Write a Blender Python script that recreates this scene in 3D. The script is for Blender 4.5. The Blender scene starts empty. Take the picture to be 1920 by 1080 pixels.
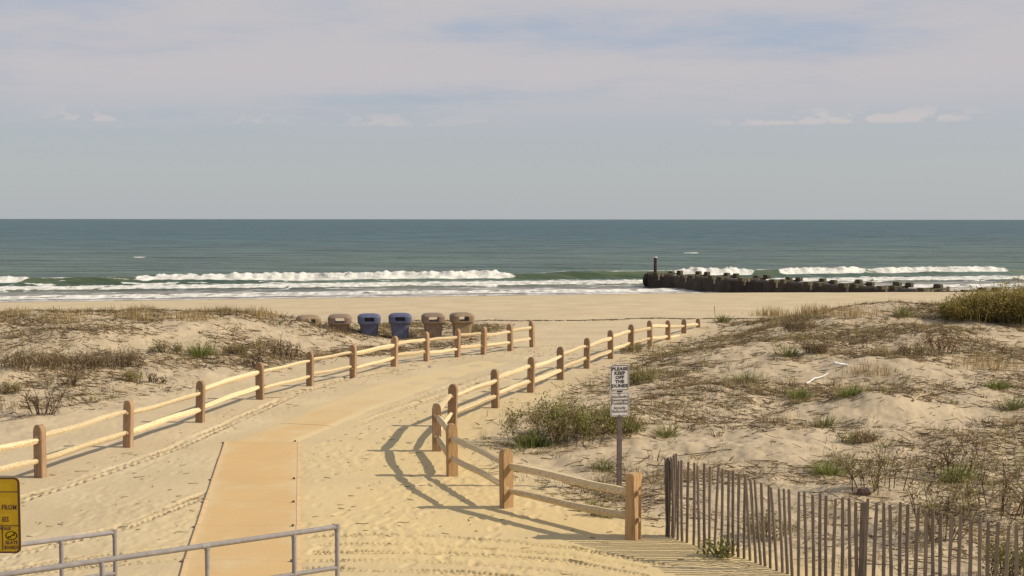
import bpy, bmesh, math, random
import numpy as np
from mathutils import Vector, Matrix

random.seed(7)
RNG = np.random.default_rng(11)
scene = bpy.context.scene
COL = scene.collection
R = math.radians

# ------------------------------------------------------------------ camera
FOC = 2230.0            # focal length in 1920-wide pixels
CAMZ = 4.7
PITCH = math.atan(129.0 / FOC)
cam_d = bpy.data.cameras.new("camera")
cam = bpy.data.objects.new("camera", cam_d)
COL.objects.link(cam)
cam_d.sensor_width = 36.0
cam_d.lens = FOC / 1920.0 * 36.0
cam_d.clip_start = 0.1
cam_d.clip_end = 90000.0
cam.location = (0, 0, CAMZ)
cam.rotation_euler = (R(90) - PITCH, R(-0.05), 0)
scene.camera = cam

# ------------------------------------------------------------------ sky, sun, exposure
SUN_EL = 35.0
SUN_AZ = 93.0           # clockwise from the view direction: the sun stands to the right
world = bpy.data.worlds.new("World")
scene.world = world
world.use_nodes = True
wn, wl = world.node_tree.nodes, world.node_tree.links
wn.clear()
def W(t, **k):
    n = wn.new(t)
    for a, b in k.items():
        setattr(n, a, b)
    return n
def wmath(op, a, b=None, clamp=False):
    n = W('ShaderNodeMath', operation=op, use_clamp=clamp)
    for i, v in enumerate((a, b)):
        if v is None: continue
        if isinstance(v, (int, float)): n.inputs[i].default_value = v
        else: wl.new(v, n.inputs[i])
    return n.outputs[0]
def wramp(v, a, b):
    n = W('ShaderNodeMapRange', interpolation_type='SMOOTHSTEP', clamp=True)
    wl.new(v, n.inputs[0]); n.inputs[1].default_value = a; n.inputs[2].default_value = b
    return n.outputs[0]
def wmix(f, a, b):
    n = W('ShaderNodeMix', data_type='RGBA')
    if isinstance(f, (int, float)): n.inputs[0].default_value = f
    else: wl.new(f, n.inputs[0])
    for i, v in ((6, a), (7, b)):
        if isinstance(v, tuple): n.inputs[i].default_value = (*v, 1)
        else: wl.new(v, n.inputs[i])
    return n.outputs[2]
def wnoise(vec, scale, detail, rough=0.55):
    n = W('ShaderNodeTexNoise')
    wl.new(vec, n.inputs['Vector']); n.inputs['Scale'].default_value = scale
    n.inputs['Detail'].default_value = detail; n.inputs['Roughness'].default_value = rough
    return n.outputs['Fac']
sky = W('ShaderNodeTexSky', sky_type='NISHITA')
sky.sun_disc = False
sky.sun_elevation = R(SUN_EL); sky.sun_rotation = R(SUN_AZ)
sky.air_density = 1.0; sky.dust_density = 1.5; sky.ozone_density = 1.0
tc = W('ShaderNodeTexCoord')
sx = W('ShaderNodeSeparateXYZ'); wl.new(tc.outputs['Generated'], sx.inputs[0])
X_, Y_, Z_ = sx.outputs
zc = wmath('MAXIMUM', Z_, 0.0)
den = wmath('ADD', zc, 0.045)
cv = W('ShaderNodeCombineXYZ')
wl.new(wmath('DIVIDE', X_, den), cv.inputs[0]); wl.new(wmath('DIVIDE', Y_, den), cv.inputs[1])
cv.inputs[2].default_value = 3.7
# thin haze that dims and greys the low sky (pale grey green near the horizon)
HAZE = (5.2, 5.5, 5.7)
col = wmix(wmath('MULTIPLY', wramp(Z_, 0.75, 0.0), 0.86), sky.outputs[0], HAZE)
# blue shade of the clear gaps, higher up
col = wmix(wmath('MULTIPLY', wramp(Z_, 0.035, 0.16), 0.8), col, (3.7, 4.7, 6.3))
# broad sheets of pale pinkish cloud
cl = wnoise(cv.outputs[0], 0.55, 8.0, 0.6)
cl2 = wnoise(cv.outputs[0], 0.16, 3.0, 0.5)
cl = wmath('ADD', wmath('MULTIPLY', cl, 0.75), wmath('MULTIPLY', cl2, 0.45))
cm = wmath('MULTIPLY', wramp(cl, 0.49, 0.70), wramp(Z_, 0.055, 0.12))
col = wmix(wmath('MULTIPLY', cm, 0.9), col, (6.15, 5.8, 5.95))
# a row of small cumulus low over the sea
uv = W('ShaderNodeCombineXYZ')
az = wmath('ARCTAN2', X_, Y_)
wl.new(wmath('MULTIPLY', az, 1.0), uv.inputs[0]); wl.new(wmath('MULTIPLY', Z_, 2.2), uv.inputs[1]); uv.inputs[2].default_value = 1.3
pu = wnoise(uv.outputs[0], 46.0, 5.0, 0.6)
uv2 = W('ShaderNodeCombineXYZ'); wl.new(az, uv2.inputs[0]); uv2.inputs[2].default_value = 3.1
gate = wramp(wnoise(uv2.outputs[0], 5.2, 1.0), 0.44, 0.56)
base = wmath('MULTIPLY', wramp(Z_, 0.0755, 0.0785), wramp(Z_, 0.096, 0.080))
pm = wmath('MULTIPLY', wmath('MULTIPLY', base, gate), wramp(wmath('ADD', pu, wmath('MULTIPLY', wramp(Z_, 0.092, 0.078), 0.14)), 0.56, 0.66))
col = wmix(wmath('MULTIPLY', pm, 0.75), col, (6.6, 6.1, 6.0))
bg = W('ShaderNodeBackground'); wl.new(col, bg.inputs[0]); bg.inputs[1].default_value = 0.092
wo = W('ShaderNodeOutputWorld'); wl.new(bg.outputs[0], wo.inputs[0])

sun_d = bpy.data.lights.new("sun", 'SUN')
sun_d.energy = 5.0; sun_d.angle = R(0.55); sun_d.color = (1.0, 0.89, 0.71)
sun = bpy.data.objects.new("sun", sun_d); COL.objects.link(sun)
sun.rotation_euler = (0, R(90 - SUN_EL), R(90 - SUN_AZ))
sun.location = (60, 0, 50)
scene.view_settings.view_transform = 'Standard'
scene.view_settings.look = 'None'
scene.view_settings.gamma = 1.0
scene.view_settings.use_curve_mapping = False
scene.view_settings.exposure = 0.0

# ------------------------------------------------------------------ helpers
def tag(o, label=None, cat=None, group=None, kind=None):
    if label: o['label'] = label
    if cat: o['category'] = cat
    if group: o['group'] = group
    if kind: o['kind'] = kind
    return o
def empty(name, loc=(0, 0, 0), rz=0.0):
    o = bpy.data.objects.new(name, None); COL.objects.link(o)
    o.location = loc; o.rotation_euler = (0, 0, rz); o.empty_display_size = 0.2
    return o
def link(name, me, mat, parent=None, loc=None, rot=None, scale=None):
    o = bpy.data.objects.new(name, me); COL.objects.link(o)
    if mat and not me.materials: me.materials.append(mat)
    if parent: o.parent = parent
    if loc is not None: o.location = loc
    if rot is not None: o.rotation_euler = rot
    if scale is not None: o.scale = scale
    return o
def mesh_np(name, verts, quads=None, tris=None, col=None, smooth=False, attrs=None):
    me = bpy.data.meshes.new(name)
    verts = np.asarray(verts, dtype=np.float32).reshape(-1, 3)
    loops, starts, n = [], [], 0
    if quads is not None and len(quads):
        q = np.asarray(quads, dtype=np.int32); loops.append(q.ravel()); starts.append(np.arange(len(q)) * 4); n = q.size
    if tris is not None and len(tris):
        t = np.asarray(tris, dtype=np.int32); loops.append(t.ravel()); starts.append(n + np.arange(len(t)) * 3)
    loops = np.concatenate(loops); starts = np.concatenate(starts).astype(np.int32)
    me.vertices.add(len(verts)); me.vertices.foreach_set('co', verts.ravel())
    me.loops.add(len(loops)); me.loops.foreach_set('vertex_index', loops)
    me.polygons.add(len(starts)); me.polygons.foreach_set('loop_start', starts)
    me.update(calc_edges=True)
    me.polygons.foreach_set('use_smooth', np.full(len(starts), bool(smooth)))
    if col is not None:
        a = me.color_attributes.new('col', 'FLOAT_COLOR', 'POINT')
        c = np.ones((len(verts), 4), dtype=np.float32); c[:, :3] = col
        a.data.foreach_set('color', c.ravel())
    for k, v in (attrs or {}).items():
        a = me.attributes.new(k, 'FLOAT', 'POINT'); a.data.foreach_set('value', np.asarray(v, dtype=np.float32).ravel())
    me.validate()
    return me
def bm_mesh(name, bm, smooth=False):
    me = bpy.data.meshes.new(name); bm.normal_update(); bm.to_mesh(me); bm.free()
    if smooth:
        for p in me.polygons: p.use_smooth = True
    return me
def add_box(bm, c, s, rz=0.0, bevel=0.0):
    m = Matrix.Translation(c) @ Matrix.Rotation(rz, 4, 'Z') @ Matrix.Diagonal((s[0], s[1], s[2], 1))
    r = bmesh.ops.create_cube(bm, size=1.0, matrix=m)
    if bevel:
        es = list({e for v in r['verts'] for e in v.link_edges})
        bmesh.ops.bevel(bm, geom=es, offset=bevel, segments=1, affect='EDGES')
def smooth_loft(pts_list):
    """verts, quads of rings of equal length, with both ends capped by tris"""
    n = len(pts_list[0]); V = np.concatenate(pts_list); Q = []
    for k in range(len(pts_list) - 1):
        for i in range(n):
            j = (i + 1) % n
            Q.append((k * n + i, k * n + j, (k + 1) * n + j, (k + 1) * n + i))
    T = []
    c0 = len(V); c1 = c0 + 1
    V = np.vstack([V, pts_list[0].mean(0), pts_list[-1].mean(0)])
    L = (len(pts_list) - 1) * n
    for i in range(n):
        j = (i + 1) % n
        T.append((c0, j, i)); T.append((c1, L + i, L + j))
    return V, Q, T
def tube(a, b, ra, rb=None, n=10):
    a = np.array(a, float); b = np.array(b, float); rb = ra if rb is None else rb
    d = (b - a) / np.linalg.norm(b - a)
    u = np.cross(d, (0, 0, 1.0)); u = np.array((1.0, 0, 0)) if np.linalg.norm(u) < 1e-3 else u / np.linalg.norm(u)
    w = np.cross(d, u); t = np.arange(n) / n * 2 * np.pi
    ring = np.cos(t)[:, None] * u + np.sin(t)[:, None] * w
    return smooth_loft([a + ring * ra, b + ring * rb])
def join(parts):
    V, Q, T, n = [], [], [], 0
    for v, q, t in parts:
        V.append(v)
        if len(q): Q.append(np.asarray(q) + n)
        if len(t): T.append(np.asarray(t) + n)
        n += len(v)
    return np.concatenate(V), (np.concatenate(Q) if Q else None), (np.concatenate(T) if T else None)
def mesh_parts(name, parts, smooth=False):
    v, q, t = join(parts)
    return mesh_np(name, v, q, t, smooth=smooth)

# numpy gradient noise
_perm = np.random.default_rng(3).permutation(512)
_perm = np.concatenate([_perm, _perm])
_ga = np.random.default_rng(5).random(512) * 2 * np.pi
_gx, _gy = np.cos(_ga), np.sin(_ga)
def pn(x, y):
    x = np.asarray(x, float); y = np.asarray(y, float)
    xi = np.floor(x).astype(int); yi = np.floor(y).astype(int)
    fx, fy = x - xi, y - yi
    u = fx * fx * fx * (fx * (fx * 6 - 15) + 10); v = fy * fy * fy * (fy * (fy * 6 - 15) + 10)
    def g(ix, iy, dx, dy):
        h = _perm[(_perm[ix & 511] + iy) & 511]
        return _gx[h] * dx + _gy[h] * dy
    a = g(xi, yi, fx, fy); b = g(xi + 1, yi, fx - 1, fy)
    c = g(xi, yi + 1, fx, fy - 1); d = g(xi + 1, yi + 1, fx - 1, fy - 1)
    return ((a + (b - a) * u) * (1 - v) + (c + (d - c) * u) * v) * 1.45
def fbm(x, y, o=4, g=0.5):
    s, a = 0, 1.0
    for i in range(o):
        s = s + a * pn(x * 2 ** i + 17.3 * i, y * 2 ** i - 9.1 * i); a *= g
    return s
def ss(a, b, x):
    t = np.clip((x - a) / (b - a), 0, 1)
    return t * t * (3 - 2 * t)

# ------------------------------------------------------------------ materials
def mat(name, base, rough=0.8, var=0.15, scale=8.0, stretch=(1, 1, 1), bump=0.0, bscale=40.0, spec=0.3, attr=None, metal=0.0, dark=None):
    m = bpy.data.materials.new(name); m.use_nodes = True
    nt = m.node_tree; n, l = nt.nodes, nt.links
    b = n['Principled BSDF']
    b.inputs['Roughness'].default_value = rough; b.inputs['Specular IOR Level'].default_value = spec
    b.inputs['Metallic'].default_value = metal
    tcx = n.new('ShaderNodeTexCoord'); mp = n.new('ShaderNodeMapping'); mp.inputs['Scale'].default_value = stretch
    l.new(tcx.outputs['Object'], mp.inputs[0])
    nz = n.new('ShaderNodeTexNoise'); nz.inputs['Scale'].default_value = scale; nz.inputs['Detail'].default_value = 6
    l.new(mp.outputs[0], nz.inputs['Vector'])
    mx = n.new('ShaderNodeMix'); mx.data_type = 'RGBA'
    rm = n.new('ShaderNodeMapRange'); rm.inputs[1].default_value = 0.3; rm.inputs[2].default_value = 0.7
    l.new(nz.outputs['Fac'], rm.inputs[0]); l.new(rm.outputs[0], mx.inputs[0])
    if attr:
        at = n.new('ShaderNodeAttribute'); at.attribute_name = attr
        d = n.new('ShaderNodeMix'); d.data_type = 'RGBA'; d.blend_type = 'MULTIPLY'; d.inputs[0].default_value = 1
        l.new(at.outputs['Color'], d.inputs[6]); d.inputs[7].default_value = (1 - var, 1 - var, 1 - var, 1)
        l.new(d.outputs[2], mx.inputs[6])
        e = n.new('ShaderNodeMix'); e.data_type = 'RGBA'; e.blend_type = 'MULTIPLY'; e.inputs[0].default_value = 1
        l.new(at.outputs['Color'], e.inputs[6]); e.inputs[7].default_value = (1 + var, 1 + var, 1 + var, 1)
        l.new(e.outputs[2], mx.inputs[7])
    else:
        dk = dark or tuple(c * (1 - var) for c in base)
        mx.inputs[6].default_value = (*dk, 1); mx.inputs[7].default_value = (*[min(1, c * (1 + var)) for c in base], 1)
    oi = n.new('ShaderNodeObjectInfo'); hv = n.new('ShaderNodeHueSaturation')
    vr = n.new('ShaderNodeMapRange'); vr.inputs[3].default_value = 1 - var * 0.6; vr.inputs[4].default_value = 1 + var * 0.6
    l.new(oi.outputs['Random'], vr.inputs[0]); l.new(vr.outputs[0], hv.inputs['Value']); l.new(mx.outputs[2], hv.inputs['Color'])
    l.new(hv.outputs[0], b.inputs['Base Color'])
    if bump:
        bz = n.new('ShaderNodeTexNoise'); bz.inputs['Scale'].default_value = bscale; bz.inputs['Detail'].default_value = 4
        l.new(mp.outputs[0], bz.inputs['Vector'])
        bp = n.new('ShaderNodeBump'); bp.inputs['Strength'].default_value = 1.0; bp.inputs['Distance'].default_value = bump
        l.new(bz.outputs['Fac'], bp.inputs['Height']); l.new(bp.outputs[0], b.inputs['Normal'])
    return m
M = {}
M['post'] = mat('cedar_post', (0.335, 0.215, 0.125), 0.75, 0.28, 5, (6, 6, 0.7), 0.006, 30)
M['post_sunlit'] = mat('cedar_post_sunlit', (0.46, 0.29, 0.14), 0.75, 0.22, 5, (6, 6, 0.7), 0.006, 30)  # paler copy of the post wood: sunlight on the near posts painted in
M['rail'] = mat('peeled_rail', (0.60, 0.47, 0.28), 0.7, 0.25, 5, (0.8, 7, 7), 0.006, 26)
M['slat'] = mat('weathered_slat', (0.20, 0.158, 0.125), 0.85, 0.3, 6, (5, 5, 0.6), 0.003, 40)
M['wire'] = mat('fence_wire', (0.16, 0.14, 0.12), 0.5, 0.1, metal=0.6)
M['galv'] = mat('galvanised_pipe', (0.27, 0.245, 0.235), 0.6, 0.14, 14, bump=0.0006, bscale=90, spec=0.35, metal=0.0)
M['brown'] = mat('brown_plastic', (0.215, 0.15, 0.105), 0.6, 0.14, 5, bump=0.002, bscale=60, spec=0.4)
M['tan_brown'] = mat('faded_brown_plastic', (0.27, 0.19, 0.115), 0.6, 0.14, 5, bump=0.002, bscale=60, spec=0.4)
M['blue'] = mat('blue_plastic', (0.085, 0.095, 0.165), 0.55, 0.16, 5, bump=0.002, bscale=60, spec=0.4)
M['dark_blue'] = mat('dark_blue_plastic', (0.03, 0.03, 0.045), 0.7, 0.1)
M['sign_white'] = mat('sign_white', (0.63, 0.60, 0.57), 0.55, 0.05, 6)
M['sign_yellow'] = mat('sign_yellow', (0.56, 0.36, 0.012), 0.5, 0.05, 6)
M['ink'] = mat('sign_ink', (0.035, 0.03, 0.03), 0.6, 0.1)
M['sign_border'] = mat('sign_border_brown', (0.10, 0.045, 0.03), 0.6, 0.1)
M['grey_ink'] = mat('faded_ink', (0.15, 0.12, 0.11), 0.6, 0.1)
M['signpost'] = mat('rusty_sign_post', (0.13, 0.10, 0.09), 0.7, 0.25, 12)
M['pipe'] = mat('tarred_pipe', (0.058, 0.043, 0.032), 0.8, 0.35, 1.6, bump=0.02, bscale=6)
M['pile'] = mat('weathered_pile', (0.30, 0.25, 0.16), 0.85, 0.35, 3, (4, 4, 0.8), 0.01, 14)
M['algae'] = mat('algae_beam', (0.085, 0.072, 0.042), 0.85, 0.4, 3, bump=0.02, bscale=9)
M['veg'] = mat('plant_tissue', (1, 1, 1), 0.75, 0.12, 3, attr='col', spec=0.2)
_n, _l = M['veg'].node_tree.nodes, M['veg'].node_tree.links
_b = _n['Principled BSDF']; _t = _n.new('ShaderNodeBsdfTranslucent'); _x = _n.new('ShaderNodeMixShader'); _x.inputs[0].default_value = 0.38
_l.new(_b.inputs['Base Color'].links[0].from_socket, _t.inputs[0]); _l.new(_b.outputs[0], _x.inputs[1]); _l.new(_t.outputs[0], _x.inputs[2])
_l.new(_x.outputs[0], _n['Material Output'].inputs[0])
M['stick'] = mat('bleached_driftwood', (0.42, 0.31, 0.19), 0.8, 0.2, 8)
M['litter_white'] = mat('white_plastic_scrap', (0.72, 0.70, 0.66), 0.5, 0.06)
M['stone'] = mat('dark_driftwood', (0.17, 0.105, 0.075), 0.8, 0.25, 9, bump=0.01, bscale=20)
M['stake'] = mat('dark_stake', (0.09, 0.06, 0.045), 0.7, 0.2)

# ------------------------------------------------------------------ terrain shape
FENCE_L = [(-9.8, 19.0), (-8.58, 21.66), (-7.93, 24.55), (-7.22, 27.5), (-6.56, 31.0), (-5.71, 33.6), (-4.73, 35.4), (-3.78, 38.1), (-2.84, 39.55), (-1.86, 40.6), (-0.98, 41.4), (-0.06, 42.4), (0.74, 43.7)]
FENCE_R = [(5.96, 13.84), (3.73, 15.4), (1.78, 17.5), (-0.09, 19.4), (-1.09, 21.75), (-1.52, 24.1), (-1.35, 26.9), (-0.41, 29.6), (0.51, 32.3), (1.42, 34.9), (2.36, 37.6), (3.3, 40.0), (4.24, 42.4), (5.13, 44.0), (6.17, 46.5), (7.17, 49.2), (8.2, 52.0)]
_fl = np.array([(6.0, 8.0)] and FENCE_L); _fr = np.array(FENCE_R)
def xl(y): return np.interp(y, _fl[:, 1], _fl[:, 0]) + np.where(y > 43.7, (y - 43.7) * 0.2, 0) - np.where(y < 19, (19 - y) * 0.4, 0)
def xr(y): return np.interp(y, _fr[:, 1], _fr[:, 0]) + np.where(y < 13.84, (13.84 - y) * 0.4, 0)
SEA = -1.5
def shore(x): return 97.0 + 0.22 * np.clip(x, -160, 160)
MOUNDS = [(8.9, 28.3, 1.5, 0.36), (5.1, 30.5, 1.4, 0.22), (11.0, 34.0, 2.4, 0.3), (6.8, 38.0, 2.5, 0.22), (14.0, 40.0, 3.0, 0.35), (5.2, 24.0, 1.3, 0.14), (9.2, 20.5, 2.0, 0.16),
          (-14.0, 38.0, 2.5, 0.18), (-10.5, 43.5, 1.8, 0.10), (-17.5, 44.0, 2.6, 0.12), (-7.9, 44.6, 1.2, 0.34), (-6.5, 44.3, 0.9, 0.16), (13.3, 24.6, 2.0, 0.2), (16.5, 49.5, 4.5, 0.35), (2.2, 27.3, 2.2, 0.22)]
def dune_masks(x, y):
    L = ss(0.6, 4.5, xl(y) - x) * (y > 8)
    Rm = ss(0.2, 2.6, x - xr(y)) * (y > 12)
    return L, Rm
TRACKS = []
def height(x, y, fine=True):
    x = np.asarray(x, float); y = np.asarray(y, float)
    s = shore(x) - y
    z = np.where(s > 0, SEA + 0.055 * s, SEA + 0.05 * s)
    z = np.where(z > -0.22, -0.22 + 0.22 * np.tanh((z + 0.22) / 0.22), z)
    z = np.maximum(z, -6.0)
    sid = xl(y) - x
    toe = 1.5 + 3.9 * ss(33, 44, y)
    left = ss(0, 1, (sid - toe) / 7.2) * (0.10 + 0.98 * ss(25, 45, y)) * (1 - ss(46.0, 53, y)) * (y > 8)
    left = left + 0.12 * ss(0.8, 4, sid) * (1 - ss(38, 43, y)) * ss(12, 20, y)
    rid = x - xr(y)
    right = ss(0.1, 7.5, rid) * (0.06 + 0.80 * ss(22, 49, y)) * (1 - ss(49.5, 57, y)) * ss(10, 14, y)
    z = z + left + right
    L, Rm = dune_masks(x, y)
    dm = np.clip(L + Rm, 0, 1) * (1 - ss(52, 62, y))
    for mx, my, r, h in MOUNDS:
        d2 = ((x - mx) ** 2 + (y - my) ** 2) / r ** 2
        z = z + h * np.exp(-d2 * 1.6) * (d2 < 9)
    hum = 0.10 * fbm(x / 2.6, y / 2.6, 3) + 0.05 * fbm(x / 0.7 + 50, y / 0.7, 2)
    z = z + dm * hum + (1 - dm) * 0.02 * fbm(x / 3.0, y / 3.0, 2) * (s > -2)
    z = z + 0.05 * pn(x / 9.0, y / 1.6) * ss(0, 6, s) * (1 - ss(6, 20, s)) * 0.6
    return z
def ray(px, py):
    v = Vector(((px - 960) / FOC, (540 - py) / FOC, -1.0))
    v.rotate(cam.rotation_euler)
    return np.array(v) / v.y
def G(px, py, dz=0.0):
    """where the line of sight through a point of the photograph meets the sand"""
    d = ray(px, py)
    t = np.concatenate([np.arange(9, 60, 0.05), np.arange(60, 140, 0.1)])
    f = CAMZ + d[2] * t - height(d[0] * t, t)
    i = int(np.argmax(f < 0)) if (f < 0).any() else len(t) - 1
    tt = t[i]
    x, y = d[0] * tt, tt
    return Vector((x, y, float(height(x, y)) + dz))
def AT(px, py, y):
    d = ray(px, py)
    return Vector((d[0] * y, y, CAMZ + d[2] * y))
def gz(x, y): return float(height(x, y))

# tyre tracks: polylines on the sand
def poly(pts): return np.array([tuple(G(*p))[:2] for p in pts])
TRACKS = [(poly([(-40, 968), (60, 930), (200, 885), (330, 840), (450, 785), (545, 742), (660, 706), (800, 688)]), 0.36, 0.07, 0.24),
          (poly([(-20, 1052), (130, 1015), (230, 990), (370, 935), (420, 915)]), 0.36, 0.05, 0.14),
          (poly([(560, 832), (640, 797), (720, 766), (830, 730), (920, 695), (1010, 665)]), 0.30, 0.045, 0.24),
          (poly([(660, 800), (760, 765), (850, 735), (930, 705)]), 0.28, 0.04, 0.22)]
for pts_, w_, d_ in (([(560, 1008), (700, 1003), (830, 1008), (960, 1016), (1080, 1030), (1260, 1062)], 0.20, 0.040),
                     ([(600, 1022), (760, 1021), (900, 1027), (1060, 1042), (1200, 1066)], 0.18, 0.03),
                     ([(590, 1038), (760, 1036), (900, 1042), (1060, 1054), (1200, 1080)], 0.22, 0.045),
                     ([(560, 1052), (720, 1052), (880, 1058), (1020, 1070), (1120, 1086)], 0.18, 0.03),
                     ([(560, 1066), (700, 1068), (860, 1074), (1000, 1087), (1100, 1102)], 0.24, 0.05),
                     ([(-10, 1075), (120, 1050), (230, 1040), (330, 1030)], 0.26, 0.045),
                     ([(60, 1078), (180, 1062), (340, 1050)], 0.2, 0.04)):
    TRACKS.append((poly(pts_), w_, d_, 0.078))
def track_disp(x, y):
    z = np.zeros_like(x); ch = np.zeros_like(x)
    for pts, w, dep, per in TRACKS:
        sel = np.nonzero((x > pts[:, 0].min() - 1) & (x < pts[:, 0].max() + 1) & (y > pts[:, 1].min() - 1) & (y < pts[:, 1].max() + 1))[0]
        if not len(sel): continue
        X, Y = x[sel], y[sel]
        best = np.full(len(sel), 9.0); side = np.zeros(len(sel)); along = np.zeros(len(sel)); acc = 0.0
        for a, b in zip(pts[:-1], pts[1:]):
            d = b - a; Ln = np.hypot(*d); d = d / Ln
            t = np.clip((X - a[0]) * d[0] + (Y - a[1]) * d[1], 0, Ln)
            ex, ey = X - a[0] - d[0] * t, Y - a[1] - d[1] * t
            dist = np.hypot(ex, ey); cr = d[0] * ey - d[1] * ex
            m = dist < best
            best[m] = dist[m]; side[m] = cr[m]; along[m] = acc + t[m]; acc += Ln
        brk = np.clip(0.75 + 1.0 * fbm(along / 1.3 + w * 90 + dep * 700, side * 2 + 3.0, 3), 0.0, 1.2)
        inside = 1 - ss(w * 0.42, w * 0.52, best)
        berm = np.exp(-((best - w * 0.6) / 0.06) ** 2)
        tread = (np.abs(np.abs(side) - w * 0.25) < w * 0.15) * (np.sin((along + np.abs(side) * 1.1 + 0.04 * pn(along * 2.0, side * 5)) / per * 2 * np.pi) > 0.1)
        z[sel] += brk * (inside * (-dep * 0.15 - dep * 1.2 * tread) + berm * dep * 0.15)
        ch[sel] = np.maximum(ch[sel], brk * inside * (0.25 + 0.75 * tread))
    return z, ch

# ------------------------------------------------------------------ ground
def build_ground():
    ys = [-60, -40, -25, -15, -8, -3, 0, 3, 5, 7, 9, 10, 11, 12, 12.5]
    y = 13.0
    while y < 62:
        ys.append(y); y += y * y * 1.2e-4
    while y < 150:
        ys.append(y); y += 0.5
    ys += [170, 200, 260]
    ys = np.array(ys)
    core = np.linspace(-1, 1, 760)
    out = np.array([1.03, 1.08, 1.15, 1.25, 1.4, 1.7, 2.2, 3, 5, 9, 18, 40, 90, 200])
    u = np.concatenate([-out[::-1], core, out])
    Yg, Ug = np.meshgrid(ys, u, indexing='ij')
    wid = 0.50 * np.maximum(Yg, 13.0) + 2.0
    Xg = Ug * wid
    x, y = Xg.ravel(), Yg.ravel()
    z = height(x, y)
    L, Rm = dune_masks(x, y)
    dm = np.clip(L + Rm, 0, 1) * (1 - ss(52, 62, y))
    near = (y > 11) & (y < 70) & (np.abs(x) < 40)
    xs, yy = x[near], y[near]
    dn = dm[near]
    # trampled sand: shallow pocks and lumps
    p = np.clip(fbm(xs / 0.17, yy / 0.30, 4, 0.62), -0.8, 0.5)
    patch = ss(-0.25, 0.5, fbm(xs / 2.4 + 31, yy / 2.4, 2))
    f = (0.003 + 0.010 * patch) * p * (1 - 0.5 * dn)
    f += 0.018 * dn * fbm(xs / 0.22 + 9, yy / 0.22, 3, 0.6)
    f += 0.006 * np.clip(fbm(xs / 0.09 + 4, yy / 0.09, 2), -0.7, 0.7) * patch
    # footprints: walking lines of single steps
    rgf = random.Random(21)
    for _ in range(46):
        fy = rgf.uniform(14.5, 40); fx = float(xl(fy)) + rgf.random() * float(xr(fy) - xl(fy)); hd = rgf.gauss(1.45, 0.5)
        for st in range(rgf.randint(5, 14)):
            cx, cy = fx + math.cos(hd) * 0.62 * st - math.sin(hd) * 0.10 * (-1) ** st, fy + math.sin(hd) * 0.62 * st + math.cos(hd) * 0.10 * (-1) ** st
            k = np.nonzero((np.abs(yy - cy) < 0.26) & (np.abs(xs - cx) < 0.26))[0]
            if not len(k): continue
            ux, uy = xs[k] - cx, yy[k] - cy; al = (ux * math.cos(hd) + uy * math.sin(hd)) / 0.15; ac = (-ux * math.sin(hd) + uy * math.cos(hd)) / 0.065
            r2 = al ** 2 + ac ** 2
            f[k] += rgf.uniform(0.2, 0.65) * (1 - dn[k]) * (-0.022 * np.exp(-r2 ** 1.5) + 0.009 * np.exp(-((np.sqrt(r2) - 1.5) / 0.35) ** 2))
    f *= (1 - 0.75 * mat_mask(xs, yy)) * (1 - ss(46, 60, yy) * 0.7 * (1 - dn))
    td, ch = track_disp(xs, yy); mm_ = mat_mask(xs, yy)
    f += td * (1 - mm_)
    track_tone = np.zeros_like(x); track_tone[near] = ch * (1 - mm_)
    f -= 0.006 * mat_mask(xs, yy)
    z[near] += f
    s = shore(x) - y
    wet = 1 - ss(1.5, 7.5, s + 1.6 * pn(x / 7.0, y / 3.0) + 0.6 * pn(x / 2.0, y))
    rows, cols = Yg.shape
    i = np.arange((rows - 1) * cols).reshape(rows - 1, cols)[:, :-1].ravel()
    quads = np.stack([i, i + 1, i + 1 + cols, i + cols], 1)
    yel = (1 - ss(20, 40, y)) * (1 - dm) * ss(-7.5, -0.5, x + 0.03 * y) 
    me = mesh_np('ground', np.stack([x, y, z], 1), quads, smooth=True, attrs={'dune': dm, 'wet': wet, 'clay': yel, 'track_tone': track_tone})
    m = bpy.data.materials.new('beach_sand'); m.use_nodes = True
    nt = m.node_tree; n, l = nt.nodes, nt.links; b = n['Principled BSDF']
    b.inputs['Specular IOR Level'].default_value = 0.2
    tcx = n.new('ShaderNodeTexCoord'); P = tcx.outputs['Object']
    def at(k):
        a = n.new('ShaderNodeAttribute'); a.attribute_name = k; return a.outputs['Fac']
    def nz(scale, det=5, st=None):
        v = P
        if st:
            mp = n.new('ShaderNodeMapping'); mp.inputs['Scale'].default_value = st; l.new(P, mp.inputs[0]); v = mp.outputs[0]
        t = n.new('ShaderNodeTexNoise'); t.inputs['Scale'].default_value = scale; t.inputs['Detail'].default_value = det
        l.new(v, t.inputs['Vector']); return t.outputs['Fac']
    def mr(v, a, bb, c=0.0, d=1.0):
        t = n.new('ShaderNodeMapRange'); t.interpolation_type = 'SMOOTHSTEP'
        l.new(v, t.inputs[0])
        for k, q in enumerate((a, bb, c, d)): t.inputs[k + 1].default_value = q
        return t.outputs[0]
    def mx(f, a, bb):
        t = n.new('ShaderNodeMix'); t.data_type = 'RGBA'
        if isinstance(f, float): t.inputs[0].default_value = f
        else: l.new(f, t.inputs[0])
        for k, q in ((6, a), (7, bb)):
            if isinstance(q, tuple): t.inputs[k].default_value = (*q, 1)
            else: l.new(q, t.inputs[k])
        return t.outputs[2]
    def mul(a, bb):
        t = n.new('ShaderNodeMath'); t.operation = 'MULTIPLY'; l.new(a, t.inputs[0])
        if isinstance(bb, float): t.inputs[1].default_value = bb
        else: l.new(bb, t.inputs[1])
        return t.outputs[0]
    c = mx(mr(nz(0.5), 0.35, 0.65), (0.465, 0.37, 0.23), (0.52, 0.42, 0.27))
    c = mx(at('clay'), c, (0.575, 0.44, 0.225))
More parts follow.
